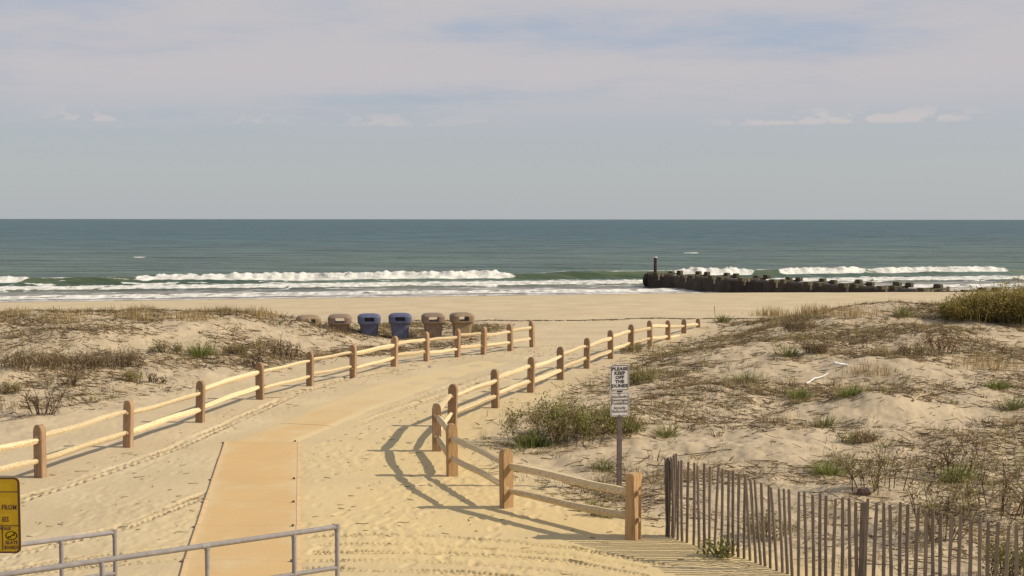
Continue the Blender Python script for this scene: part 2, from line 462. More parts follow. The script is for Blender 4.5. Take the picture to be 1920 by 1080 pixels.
    c = mx(mul(at('dune'), 0.9), c, mx(mr(nz(1.3), 0.3, 0.7), (0.385, 0.305, 0.20), (0.465, 0.37, 0.25)))
    c = mx(mul(mr(nz(14, 4), 0.56, 0.72), 0.22), c, (0.33, 0.245, 0.14))
    # specks of shell, weed and dead straw worked into the dune sand
    c = mx(mul(mul(mr(nz(9, 3, (1, 2.2, 1)), 0.60, 0.68), at('dune')), 0.42), c, (0.20, 0.145, 0.085))
    c = mx(mul(at('track_tone'), 0.5), c, (0.36, 0.265, 0.135))  # sand darker along the tyre tracks, darkest in the tread marks
    c = mx(mul(mr(nz(0.9, 5, (0.10, 1.1, 1)), 0.45, 0.75), 0.35), c, (0.43, 0.345, 0.23))
    c = mx(mr(at('wet'), 0.0, 1.0), c, (0.265, 0.205, 0.145))
    l.new(c, b.inputs['Base Color'])
    l.new(mr(at('wet'), 0.2, 1.0, 0.9, 0.38), b.inputs['Roughness'])
    bp = n.new('ShaderNodeBump'); bp.inputs['Distance'].default_value = 0.007; bp.inputs['Strength'].default_value = 0.8
    ad = n.new('ShaderNodeMath'); l.new(nz(11, 6), ad.inputs[0]); l.new(mul(nz(45, 3), 0.35), ad.inputs[1])
    l.new(ad.outputs[0], bp.inputs['Height']); l.new(bp.outputs[0], b.inputs['Normal'])
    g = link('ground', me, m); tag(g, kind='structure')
    return g

# the walking mats: centre line and half width
MAT1 = [(-3.40, 14.6), (-3.63, 15.7), (-5.28, 24.9)]
MAT1_HW = 0.80
MAT2_L = [(412, 831), (511, 793), (600, 752), (700, 716), (800, 692), (880, 676)]
MAT2_R = [(558, 834), (636, 801), (725, 764), (830, 727), (915, 699), (975, 681)]
_m2l = np.array([tuple(G(*p))[:2] for p in MAT2_L]); _m2r = np.array([tuple(G(*p))[:2] for p in MAT2_R])
_m2c = (_m2l + _m2r) / 2
def seg_dist(x, y, pts):
    best = np.full(x.shape, 99.0)
    for a, b in zip(pts[:-1], pts[1:]):
        d = b - a; Ln = np.hypot(*d); d = d / Ln
        t = np.clip((x - a[0]) * d[0] + (y - a[1]) * d[1], 0, Ln)
        best = np.minimum(best, np.hypot(x - a[0] - d[0] * t, y - a[1] - d[1] * t))
    return best
def mat_mask(x, y):
    return np.maximum(1 - ss(0.70, 0.95, seg_dist(x, y, np.array(MAT1))), 1 - ss(0.9, 1.3, seg_dist(x, y, _m2c)))
build_ground()

# ------------------------------------------------------------------ sea
def interval(x, a, b, soft=1.2): return ss(a - soft, a + soft, x) * (1 - ss(b - soft, b + soft, x))
def build_sea():
    q = list(np.arange(-3.0, 8, 0.14)) + list(np.arange(8, 20, 0.2)) + list(np.arange(20, 27.5, 0.11)) + list(np.arange(27.5, 50, 0.3))
    v = 50.0
    while v < 40000:
        q.append(v); v += max(0.45, (v - 10) * 0.013)
    q = np.array(q)
    core = np.linspace(-1, 1, 620)
    out = np.array([1.05, 1.12, 1.25, 1.5, 2, 3, 5, 9])
    u = np.concatenate([-out[::-1], core, out])
    Q, U = np.meshgrid(q, u, indexing='ij')
    X = U * 0.50 * (Q + 105.0)
    Y = Q + 97.0 + 0.22 * np.clip(X, -160, 160) * (1 - ss(100, 900, Q))
    x, y, qq = X.ravel(), Y.ravel(), Q.ravel()
    # wander of the wave lines
    qb = 23.0 + 0.075 * np.clip(x + 19, -40, 80) + 0.9 * pn(x / 16.0, 0.3 + x * 0) + 0.35 * pn(x / 4.0, 2.3 + x * 0)
    t = qq - qb
    broken = np.zeros_like(x)
    for a, b, h in ((-34.0, -0.9, 1.0), (-75, -44.8, 0.7), (17.5, 25.4, 0.95), (29.5, 39.5, 0.75), (40.5, 47.0, 0.5), (47.5, 57, 0.55)):
        broken = np.maximum(broken, h * interval(x + 1.2 * pn(x / 1.3, qq / 1.5), a, b, 1.6))
    amp = (0.78 + 0.22 * pn(x / 9.0, 5.5 + x * 0)) * interval(x, -100, 60, 8)
    lump = np.clip(fbm(x / 1.0, qq / 0.8, 4, 0.62), -1.0, 1.0)
    hb = (0.98 + 0.10 * pn(x / 5.2, 9.1 + x * 0) + 0.08 * pn(x / 0.7, 4.1 + x * 0)) * np.minimum(broken * 1.15, 1)
    front_b = ss(-1.7, -0.2, t + 0.35 * pn(x / 1.1, qq / 2.0)); back = np.exp(-np.clip(t, 0, 50) / 1.2)
    zb = hb * front_b * np.where(t > 0, back, 1.0) * (1 + 0.20 * lump)
    front_u = ss(-3.2, 0.0, t); back_u = np.exp(-(np.clip(t, 0, 50) / 3.2) ** 1.5)
    zu = amp * 0.92 * front_u * np.where(t > 0, back_u, 1.0)
    wave = np.where(zb > zu * broken, zb, zu * broken) + zu * (1 - np.clip(broken * 1.3, 0, 1))
    # foamy bore in front of the breaker, swash at the shore
    qe = 13.2 + 1.1 * pn(x / 11.0, 3.1 + x * 0) + 0.35 * pn(x / 2.6, 7.7 + x * 0)
    bore = ss(-0.5, 0.4, qq - qe) * (1 - ss(20, 22, qq)) * (0.20 + 0.06 * lump)
    qs = 5.4 + 1.5 * pn(x / 13.0, 8.4 + x * 0) + 0.4 * pn(x / 3.0, 1.9 + x * 0)
    sw = np.exp(-((qq - qs) / 0.8) ** 2) * 0.14
    swell = 0.16 * fbm(x / 26.0, y / 7.0, 3) * ss(26, 40, qq) * (1 - ss(1500, 4000, qq))
    chop = 0.035 * fbm(x / 2.4, y / 1.1, 3) * (1 - ss(60, 160, qq)) * ss(0, 3, qq)
    z = SEA + wave + bore + sw + swell + chop + 0.05 * pn(x / 5.0, 4.0 + x * 0) * (qq < 3)
    lace = fbm(x / 1.6 + 40, qq / 0.55, 4, 0.62)
    lace2 = fbm(x / 5.0 + 11, qq / 0.8, 3, 0.55)
    foam = np.zeros_like(x)
    foam = np.maximum(foam, np.clip(broken * 2.2, 0, 1) * ss(-2.0, -1.3, t) * (1 - ss(0.4, 1.5, t + 0.4 * lace)))
    lip = np.exp(-((t + 0.1) / 0.35) ** 2) * (1 - np.clip(broken * 2, 0, 1)) * ss(-0.15, 0.4, lace2) * interval(x, -60, 55, 3) * 0.9
    foam = np.maximum(foam, lip)
    fb = ss(-0.2, 0.25, qq - qe) * (1 - ss(17.2, 19.2, qq + 0.8 * lace2))
    foam = np.maximum(foam, fb * ss(-0.6, 0.1, lace + 0.30 - 0.05 * np.clip(qq - qe - 4, 0, 9)))
    fs = ss(-0.3, 0.1, qq - qs + 2.6) * (1 - ss(0.4, 1.2, qq - qs))
    foam = np.maximum(foam, fs * ss(-0.5, 0.2, lace + 0.2))
    foam = np.maximum(foam, ss(-0.2, 0.3, qq + 0.2) * (1 - ss(0.3, 1.6, qq + 0.6 * lace)) * ss(-0.5, 0.2, lace + 0.25))
    foam = np.maximum(foam, 0.75 * ss(0.18, 0.55, lace2 + 0.4 * lace) * ss(0, 1, qq) * (1 - ss(qs + 2.0, qs + 5, qq)))
    foam = np.maximum(foam, 0.62 * ss(0.15, 0.6, lace2 + 0.3 * lace) * ss(5, 9, qq) * (1 - ss(21, 23, qq)))
    # a few whitecaps far out
    for px, py, w in ((590, 438, 2.2), (1707, 463, 1.6), (1297, 474, 1.5), (262, 483, 1.2)):
        dd = ray(px, py); tt = (SEA - CAMZ) / dd[2]; cx, cy = dd[0] * tt, tt
        foam = np.maximum(foam, np.exp(-((x - cx) / w) ** 2 - ((y - cy) / (w * 0.8)) ** 2) * 1.2 * (1 + 0.5 * lace))
    rows, cols = Q.shape
    i = np.arange((rows - 1) * cols).reshape(rows - 1, cols)[:, :-1].ravel()
    quads = np.stack([i, i + 1, i + 1 + cols, i + cols], 1)
    silt = (1 - ss(15, 160, qq)) * 0.62 + (1 - ss(2, 20, qq)) * 0.38
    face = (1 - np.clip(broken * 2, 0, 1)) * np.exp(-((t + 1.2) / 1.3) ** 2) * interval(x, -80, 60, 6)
    me = mesh_np('sea', np.stack([x, y, z], 1), quads, smooth=True, attrs={'foam': np.clip(foam, 0, 1), 'silt': silt, 'deep': ss(0, 1.0, np.log10(np.maximum(qq, 1) / 60.0)), 'face': face})
    m = bpy.data.materials.new('sea_water'); m.use_nodes = True
    nt = m.node_tree; n, l = nt.nodes, nt.links; b = n['Principled BSDF']
    def at(k):
        a = n.new('ShaderNodeAttribute'); a.attribute_name = k; return a.outputs['Fac']
    def mx(f, a, bb):
        t_ = n.new('ShaderNodeMix'); t_.data_type = 'RGBA'
        if isinstance(f, float): t_.inputs[0].default_value = f
        else: l.new(f, t_.inputs[0])
        for k, w_ in ((6, a), (7, bb)):
            if isinstance(w_, tuple): t_.inputs[k].default_value = (*w_, 1)
            else: l.new(w_, t_.inputs[k])
        return t_.outputs[2]
    tcx = n.new('ShaderNodeTexCoord')
    def nz(scale, det, st):
        mp = n.new('ShaderNodeMapping'); mp.inputs['Scale'].default_value = st; l.new(tcx.outputs['Object'], mp.inputs[0])
        t_ = n.new('ShaderNodeTexNoise'); t_.inputs['Scale'].default_value = scale; t_.inputs['Detail'].default_value = det
        l.new(mp.outputs[0], t_.inputs['Vector']); return t_.outputs['Fac']
    def mr(v_, a, bb, c=0.0, d=1.0):
        t_ = n.new('ShaderNodeMapRange'); t_.interpolation_type = 'SMOOTHSTEP'; l.new(v_, t_.inputs[0])
        for k, w_ in enumerate((a, bb, c, d)): t_.inputs[k + 1].default_value = w_
        return t_.outputs[0]
    c = mx(at('deep'), (0.064, 0.104, 0.074), (0.004, 0.058, 0.066))
    c = mx(mr(at('silt'), 0.55, 1.0), c, (0.205, 0.175, 0.150))
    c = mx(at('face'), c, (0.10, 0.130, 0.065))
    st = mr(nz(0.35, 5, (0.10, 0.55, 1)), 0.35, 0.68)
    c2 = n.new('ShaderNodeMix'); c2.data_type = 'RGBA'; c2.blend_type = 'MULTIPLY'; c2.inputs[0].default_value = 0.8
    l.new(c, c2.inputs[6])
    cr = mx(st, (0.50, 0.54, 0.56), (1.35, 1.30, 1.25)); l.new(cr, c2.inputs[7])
    fn = n.new('ShaderNodeMath'); fn.operation = 'MULTIPLY_ADD'
    l.new(nz(2.6, 5, (0.6, 1.5, 1)), fn.inputs[0]); fn.inputs[1].default_value = 0.55; 
    l.new(at('foam'), fn.inputs[2])
    ff = mr(fn.outputs[0], 0.58, 0.86)
    gate = n.new('ShaderNodeMath'); gate.operation = 'MULTIPLY'; l.new(ff, gate.inputs[0]); l.new(mr(at('foam'), 0.05, 0.3), gate.inputs[1])
    fcol = mx(mr(nz(1.1, 5, (1.6, 0.5, 0.5)), 0.35, 0.66), (0.50, 0.49, 0.45), (0.74, 0.72, 0.66))
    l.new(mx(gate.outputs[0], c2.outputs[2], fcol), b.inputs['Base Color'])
    l.new(mr(gate.outputs[0], 0.0, 1.0, 0.30, 0.9), b.inputs['Roughness'])
    l.new(mr(gate.outputs[0], 0.0, 1.0, 0.09, 0.1), b.inputs['Specular IOR Level'])
    bp = n.new('ShaderNodeBump'); bp.inputs['Distance'].default_value = 0.55; bp.inputs['Strength'].default_value = 1.0
    sw_ = n.new('ShaderNodeMath'); sw_.operation = 'MULTIPLY_ADD'; l.new(nz(0.11, 5, (0.30, 1.0, 1)), sw_.inputs[0]); sw_.inputs[1].default_value = 5.0; l.new(nz(0.8, 6, (0.35, 1.0, 1)), sw_.inputs[2])
    l.new(sw_.outputs[0], bp.inputs['Height']); l.new(bp.outputs[0], b.inputs['Normal'])
    s = link('sea', me, m); tag(s, kind='structure')
build_sea()

# ------------------------------------------------------------------ walking mats
def mat_material(name, dusty):
    m = bpy.data.materials.new(name); m.use_nodes = True
    n, l = m.node_tree.nodes, m.node_tree.links; b = n['Principled BSDF']
    b.inputs['Roughness'].default_value = 0.85; b.inputs['Specular IOR Level'].default_value = 0.2
    tcx = n.new('ShaderNodeTexCoord')
    t = n.new('ShaderNodeTexNoise'); t.inputs['Scale'].default_value = 1.1; t.inputs['Detail'].default_value = 8; t.inputs['Roughness'].default_value = 0.62; l.new(tcx.outputs['Object'], t.inputs['Vector'])
    at = n.new('ShaderNodeAttribute'); at.attribute_name = 'dust'
    sm = n.new('ShaderNodeMath'); l.new(t.outputs['Fac'], sm.inputs[0]); l.new(at.outputs['Fac'], sm.inputs[1])
    r = n.new('ShaderNodeMapRange'); r.inputs[1].default_value = 0.58; r.inputs[2].default_value = 1.15; r.interpolation_type = 'SMOOTHSTEP'
    l.new(sm.outputs[0], r.inputs[0])
    x = n.new('ShaderNodeMix'); x.data_type = 'RGBA'; l.new(r.outputs[0], x.inputs[0])
    x.inputs[6].default_value = (0.545, 0.365, 0.17, 1); x.inputs[7].default_value = (0.56, 0.435, 0.245, 1)
    l.new(x.outputs[2], b.inputs['Base Color'])
    w = n.new('ShaderNodeTexNoise'); w.inputs['Scale'].default_value = 60; l.new(tcx.outputs['Object'], w.inputs['Vector'])
    mp = n.new('ShaderNodeMapping'); mp.inputs['Scale'].default_value = (0.5, 4.0, 1); l.new(tcx.outputs['Object'], mp.inputs[0])
    w2 = n.new('ShaderNodeTexNoise'); w2.inputs['Scale'].default_value = 1.6; w2.inputs['Detail'].default_value = 3; l.new(mp.outputs[0], w2.inputs['Vector'])
    wa = n.new('ShaderNodeMath'); wa.operation = 'MULTIPLY_ADD'; l.new(w2.outputs['Fac'], wa.inputs[0]); wa.inputs[1].default_value = 7.0; l.new(w.outputs['Fac'], wa.inputs[2])
    bp = n.new('ShaderNodeBump'); bp.inputs['Distance'].default_value = 0.004; l.new(wa.outputs[0], bp.inputs['Height']); l.new(bp.outputs[0], b.inputs['Normal'])
    return m
M['mat'] = mat_material('woven_mat', 0)
M['hem'] = mat('mat_hem', (0.58, 0.40, 0.215), 0.85, 0.1, 6)
def sheet(name, L0, L1, R0, R1, lift, nu, nv, thick, dust, sink=0.0):
    """a panel between two left and two right corners, lying on the sand, with thickness"""
    V, D = [], []
    for j in range(nv + 1):
        a = np.array(L0) + (np.array(L1) - L0) * j / nv; b = np.array(R0) + (np.array(R1) - R0) * j / nv
        for i in range(nu + 1):
            p = a + (b - a) * i / nu
            e = min(i, nu - i) / nu
            V.append((p[0], p[1], gz(p[0], p[1]) + lift - sink * (1 - float(ss(0.0, 0.22, e))) + 0.004 * math.sin(p[1] * 3.1) * math.sin(p[0] * 4)))
            D.append(dust(e, p[0], p[1]))
    n = len(V); V = np.array(V); V = np.vstack([V, V - (0, 0, thick)]); D = D + D
    Q = []; c = nu + 1
    for j in range(nv):
        for i in range(nu):
            k = j * c + i
            Q.append((k, k + 1, k + 1 + c, k + c)); Q.append((n + k, n + k + c, n + k + 1 + c, n + k + 1))
    for i in range(nu):
        Q.append((i, n + i, n + i + 1, i + 1)); k = nv * c + i; Q.append((k, k + 1, n + k + 1, n + k))
    for j in range(nv):
        k = j * c; Q.append((k, k + c, n + k + c, n + k)); k = j * c + nu; Q.append((k, n + k, n + k + c, k + c))
    return mesh_np(name, V, Q, attrs={'dust': D})
m1 = tag(empty('walkway_mat', (-4.4, 19.8, 0)), 'tan woven walkway mat with stitched seams lying in front of the pipe handrail', 'mat')
seam_y = [14.6, 16.15, 18.0, 19.55, 21.25, 24.85]
def m1c(y): return np.interp(y, [14.6, 15.7, 24.9], [-3.40, -3.63, -5.26])
for a, b in zip(seam_y[:-1], seam_y[1:]):
    hw = 0.80
    sh = sheet('panel', (m1c(a) - hw, a + 0.0015), (m1c(b) - hw, b - 0.0015), (m1c(a) + hw, a + 0.0015 - 0.10), (m1c(b) + hw, b - 0.0015 - 0.10), 0.022, 8, 8, 0.05,
               lambda e, x, y: 0.34 * (1 - ss(0.0, 0.16, e)) + 0.14 + 0.3 * max(0.0, float(fbm(x * 1.7 + 3, y * 0.9, 3))))
    p = link('panel', sh, M['mat'], m1); p.location = (4.4, -19.8, 0)
    for sg in (-1, 1):
        hx = hw - 0.035
        hm = sheet('hem', (m1c(a) + sg * hx - 0.03, a + .014), (m1c(b) + sg * hx - 0.03, b - .014), (m1c(a) + sg * hx + 0.03, a + .014), (m1c(b) + sg * hx + 0.03, b - .014), 0.027, 1, 8, 0.010, lambda e, x, y: 0)
        h = link('hem', hm, M['hem'], p)
    for sg in (-1, 1):
        bx_, by_ = m1c(b) + sg * (hw - 0.10), b - 0.06 - 0.05 * (sg > 0)
        v = mesh_parts('stake', [tube((0, 0, -0.1), (0, 0, 0.012), 0.020, 0.022, 8)])
        link('stake', v, M['stake'], m1, (bx_ + 4.4 - (0.13 if sg < 0 else 0), by_ - 19.8, gz(bx_, by_) + 0.04 * (sg > 0)))
m2 = tag(empty('walkway_mat', (_m2c[2][0], _m2c[2][1], 0)), 'sand-dusted continuation of the walkway mat curving right between the two rail fences', 'mat')
for k in range(len(_m2l) - 1):
    f0 = 0.02 if k == 0 else (0.006 if k == 1 else -0.002)
    l0 = _m2l[k] + (_m2l[k + 1] - _m2l[k]) * f0; r0 = _m2r[k] + (_m2r[k + 1] - _m2r[k]) * f0
    l1 = _m2l[k + 1] - (_m2l[k + 1] - _m2l[k]) * (0.004 if k == 0 else 0); r1 = _m2r[k + 1] - (_m2r[k + 1] - _m2r[k]) * (0.004 if k == 0 else 0)
    sh = sheet('panel', l0, l1, r0, r1, 0.012 - 0.006 * (k > 1) - 0.010 * (k > 2), 18, 12, 0.03,
               lambda e, x, y: 0.34 + 0.5 * (1 - ss(0.0, 0.3, e)) + 0.35 * ss(26, 36, y), sink=0.03)
    p = link('panel', sh, M['mat'], m2); p.location = (-m2.location.x, -m2.location.y, 0)

# ------------------------------------------------------------------ split rail fences
POST_H = 0.97
def post_mesh(h=POST_H, w=0.19, t=0.13, flat=False, seed=0):
    """profile across the fence line (x), thickness along it (y); rounded dog-ear top"""
    rg = random.Random(seed)
    hw = w / 2
    if flat: prof = [(-hw, -0.45), (hw, -0.45), (hw, h - 0.015), (hw - 0.02, h), (-hw + 0.02, h), (-hw, h - 0.015)]
    else:
        prof = [(-hw, -0.45), (hw, -0.45), (hw, h - 0.12), (hw - 0.012, h - 0.055), (hw - 0.045, h - 0.012), (0.0, h + 0.004), (-hw + 0.045, h - 0.012), (-hw + 0.012, h - 0.055), (-hw, h - 0.12)]
    bm = bmesh.new()
    a = [bm.verts.new((x + rg.uniform(-.003, .003), -t / 2, z)) for x, z in prof]
    b = [bm.verts.new((x + rg.uniform(-.003, .003), t / 2, z)) for x, z in prof]
    n = len(prof)
    bm.faces.new(a); bm.faces.new(b[::-1])
    for i in range(n): bm.faces.new((a[i], b[i], b[(i + 1) % n], a[(i + 1) % n]))
    bmesh.ops.recalc_face_normals(bm, faces=bm.faces)
    es = [e for e in bm.edges if abs(e.verts[0].co.y - e.verts[1].co.y) < 1e-4]
    bmesh.ops.bevel(bm, geom=es, offset=0.010, segments=2, affect='EDGES')
    return bm_mesh('post', bm)
POSTS = [post_mesh(seed=s, w=0.185 + 0.012 * (s % 2)) for s in range(3)]
POST_SUNLIT = post_mesh(seed=9, w=0.195, t=0.14)
POST_FLAT = post_mesh(flat=True, w=0.20, t=0.16, seed=5)
def rail_mesh(a, b, r, seed):
    """a split log rail from a to b: uneven section, ends tapered to a tenon"""
    rg = random.Random(seed); rn = np.random.default_rng(seed)
    a = np.array(a, float); b = np.array(b, float); L = np.linalg.norm(b - a); d = (b - a) / L
    u = np.cross(d, (0, 0, 1.0)); u /= np.linalg.norm(u); w = np.cross(u, d)
    n, m = 9, 15; rings = []
    base = 1 + rn.uniform(-0.26, 0.22, n); ph = rg.uniform(0, 6); bow = rg.uniform(-0.018, 0.018); bow2 = rg.uniform(-0.012, 0.012)
    for k in range(m):
        s = k / (m - 1)
        tp = 0.50 + 0.50 * float(ss(0, 0.14, min(s, 1 - s) + 0.005))
        rr = r * tp * base * (1 + 0.06 * math.sin(5 * s + ph) + rn.uniform(-0.05, 0.05, n))
        th = np.arange(n) / n * 2 * np.pi + 0.25 * s
        c = a + d * L * s + (w * bow + u * bow2) * math.sin(math.pi * s) + w * 0.008 * math.sin(9 * s + ph)
        rings.append(c + (np.cos(th) * rr)[:, None] * u + (np.sin(th) * rr * 1.08)[:, None] * w)
    v, q, t = smooth_loft(rings)
    return mesh_np('rail', v, q, t)
def rail_fence(root, pts, yaw_fix={}, flat=(), ztops={}, r=0.052, seed=0, hts=(0.30, 0.71), skip=()):
    base = Vector(root.location); P3 = []
    for i, p in enumerate(pts):
        z = ztops[i] - POST_H if i in ztops else gz(p[0], p[1])
        P3.append(Vector((p[0], p[1], z)))
    rg = random.Random(seed)
    for i, p in enumerate(P3):
        a = P3[max(0, i - 1)]; b = P3[min(len(P3) - 1, i + 1)]
        yaw = yaw_fix.get(i, math.atan2(b.y - a.y, b.x - a.x)) - math.pi / 2
        me = POST_FLAT if 0 in flat and i == 0 else (POST_SUNLIT if flat and i in (1, 2) else POSTS[i % 3])
        o = link('post', me, M['post_sunlit'] if flat and i < 3 else M['post'], root, p - base, (rg.uniform(-.03, .03), rg.uniform(-.03, .03), yaw + rg.uniform(-.08, .08)))
    for i in range(len(P3) - 1):
        for h in hts:
            a = P3[i].copy(); b = P3[i + 1].copy(); d = (b - a).normalized()
            off = Vector((-d.y, d.x, 0)) * (0.02 if i % 2 else -0.02)
            a = a - d * 0.08 + off; b = b + d * 0.08 + off
            dz = 0.02 if i % 2 else -0.015
            a.z += h + dz + rg.uniform(-.02, .02); b.z += h + dz + rg.uniform(-.02, .02)
            me = rail_mesh(a - base, b - base, r * rg.uniform(0.9, 1.12), seed * 100 + i * 7 + int(h * 10))
            link('rail', me, M['rail'], root)
pl = [(-9.75, 19.0)] + [tuple(G(x, y))[:2] for x, y in ((76, 895), (240, 839), (375, 792), (488, 749), (581, 724), (662, 707), (739, 687), (800, 677), (858, 670), (907, 665), (957, 658), (998, 651))]
fl_ = tag(empty('rail_fence', (pl[0][0], pl[0][1], 0)), 'straight two-rail split log fence left of the walkway, in front of the trash bins', 'fence', 'split rail fences')
rail_fence(fl_, pl, seed=3)
pr = [tuple(G(x, y))[:2] for x, y in ((1187, 1010), (950, 951), (848, 893), (819, 846), (848, 800), (929, 765), (995, 736), (1051, 712), (1100, 691), (1145, 673), (1183, 659), (1219, 650))]
pr += [(6.12, 46.4), (7.10, 48.9), (8.12, 51.6)]
fr_ = tag(empty('rail_fence', (pr[0][0], pr[0][1], 0)), 'split log fence right of the walkway that hooks round at its near end', 'fence', 'split rail fences')
rail_fence(fr_, pr, flat=(0,), ztops={12: 0.76, 13: 0.585, 14: 0.40}, seed=8, r=0.055)
# round tenon ends that stick out of the end post
p0 = Vector((pr[0][0], pr[0][1], gz(*pr[0]))); d0 = (p0 - Vector((pr[1][0], pr[1][1], gz(*pr[1])))).normalized()
for h in (0.295, 0.70):
    c = p0 + Vector((0, 0, h)); v = tube(c - d0 * 0.02 - Vector(fr_.location), c + d0 * 0.115 - Vector(fr_.location), 0.042, 0.036, 9)
    link('tenon', mesh_parts('tenon', [v]), M['post'], fr_)

# ------------------------------------------------------------------ slat sand fence
sl_path = [(2.32, 17.35), (2.40, 17.22), (3.24, 16.2), (3.73, 15.42), (4.37, 14.75), (4.8, 14.48), (5.26, 14.1), (5.96, 13.72), (6.9, 13.45), (7.8, 13.3)]
sp = np.array(sl_path); cum = np.concatenate([[0], np.cumsum(np.hypot(*np.diff(sp, axis=0).T))])
def slp(s): return np.interp(s, cum, sp[:, 0]), np.interp(s, cum, sp[:, 1])
sf = tag(empty('slat_fence', (2.22, 17.35, 0)), 'weathered brown wire-bound slat fence in the lower right corner', 'fence')
def slat_mesh(seed, h=1.2):
    rg = random.Random(seed); rings = []
    for k in range(7):
        s = k / 6; hw = 0.0215 * rg.uniform(0.9, 1.1); ht = 0.007; bx = 0.012 * math.sin(s * 3 + seed) + rg.uniform(-.002, .002)
        zz = -0.35 + (h + 0.35) * s
        if k == 6: hw *= 0.8
        rings.append(np.array([(bx - hw, -ht, zz), (bx + hw, -ht, zz), (bx + hw, ht, zz), (bx - hw, ht, zz)]))
    v, q, t = smooth_loft(rings)
    return mesh_np('slat', v, q, t)
SL = [slat_mesh(s) for s in range(5)]
rg = random.Random(4)
s = 0.0; k = 0
while s < cum[-1] - 0.02:
    x, y = slp(s); x2, y2 = slp(min(s + 0.05, cum[-1]))
    yaw = math.atan2(y2 - y, x2 - x)
    lean = 0.09 * math.sin(max(0, min(1, (s - 1.2) / 1.6)) * math.pi) + rg.uniform(-.012, .012)
    dz = -0.035 + 0.03 * math.sin(s * 2.1) + rg.uniform(-.025, .025)
    o = link('slat', SL[k % 5], M['slat'], sf, (x - 2.22, y - 17.35, gz(x, y) + dz), (rg.uniform(-.03, .03), -lean, yaw + rg.uniform(-.15, .15)))
    s += 0.104 * rg.uniform(0.93, 1.07); k += 1
for j in range(7):   # slats rolled up at the free end
    a = j * 0.9; o = link('slat', SL[j % 5], M['slat'], sf, (0.055 * math.cos(a) + 0.12, 0.05 * math.sin(a) + 0.02, gz(2.2, 17.3) + rg.uniform(-.02, .04)), (rg.uniform(-.03, .03), rg.uniform(-.05, .04), a))
x, y = slp(float(np.interp(4.42, sp[:, 0], cum)))
bm = bmesh.new(); add_box(bm, (0, 0, 0.36), (0.085, 0.065, 1.58), bevel=0.008)
link('post', bm_mesh('post', bm), M['slat'], sf, (x - 2.22, y - 17.35 + 0.05, gz(x, y)), (0, 0.01, -0.5))
for h in (0.18, 0.42, 0.66, 0.90, 1.10):
    ps = []
    ss_ = np.arange(0, cum[-1], 0.16)
    for a, b in zip(ss_[:-1], ss_[1:]):
        xa, ya = slp(a); xb, yb = slp(b)
        ps.append(tube((xa - 2.22, ya - 17.35 - .012, gz(xa, ya) + h), (xb - 2.22, yb - 17.35 - .012, gz(xb, yb) + h), 0.002, n=4))
    link('wire', mesh_parts('wire', ps), M['wire'], sf)

# ------------------------------------------------------------------ lettering
def text_mesh(txt, size, bold=0.0, align='CENTER', xs=1.0):
    cu = bpy.data.curves.new('letters', 'FONT'); cu.body = txt; cu.size = size; cu.align_x = align; cu.align_y = 'CENTER'
    cu.offset = bold; cu.extrude = 0.0008; cu.resolution_u = 2; cu.space_character = 1.06
    o = bpy.data.objects.new('letters', cu); COL.objects.link(o)
    dg = bpy.context.evaluated_depsgraph_get(); me = bpy.data.meshes.new_from_object(o.evaluated_get(dg))
    bpy.data.objects.remove(o); bpy.data.curves.remove(cu)
    me.materials.clear()
    if xs != 1.0: me.transform(Matrix.Diagonal((xs, 1, 1, 1)))
    return me
def rounded_plate(w, h, r, t, inner=None, seg=5):
    """plate in the XZ plane facing -Y; with inner=(w,h,r) a frame"""
    def loop(w, h, r):
        pts = []
        for cx, cz, a0 in ((w / 2 - r, h / 2 - r, 0), (-w / 2 + r, h / 2 - r, 90), (-w / 2 + r, -h / 2 + r, 180), (w / 2 - r, -h / 2 + r, 270)):
            for k in range(seg + 1):
                a = R(a0 + 90 * k / seg); pts.append((cx + r * math.cos(a), cz + r * math.sin(a)))
        return pts
    bm = bmesh.new(); o = loop(w, h, r); n = len(o)
    f = [bm.verts.new((x, -t / 2, z)) for x, z in o]; b = [bm.verts.new((x, t / 2, z)) for x, z in o]
    if inner is None:
        bm.faces.new(f); bm.faces.new(b[::-1])
        for i in range(n): bm.faces.new((f[i], b[i], b[(i + 1) % n], f[(i + 1) % n]))
    else:
        q = loop(*inner); fi = [bm.verts.new((x, -t / 2, z)) for x, z in q]; bi = [bm.verts.new((x, t / 2, z)) for x, z in q]
        for i in range(n):
            j = (i + 1) % n
            bm.faces.new((f[i], f[j], fi[j], fi[i])); bm.faces.new((b[j], b[i], bi[i], bi[j]))
            bm.faces.new((f[i], b[i], b[j], f[j])); bm.faces.new((fi[j], bi[j], bi[i], fi[i]))
    bmesh.ops.recalc_face_normals(bm, faces=bm.faces)
    return bm_mesh('plate', bm)
UP = (math.pi / 2, 0, 0)

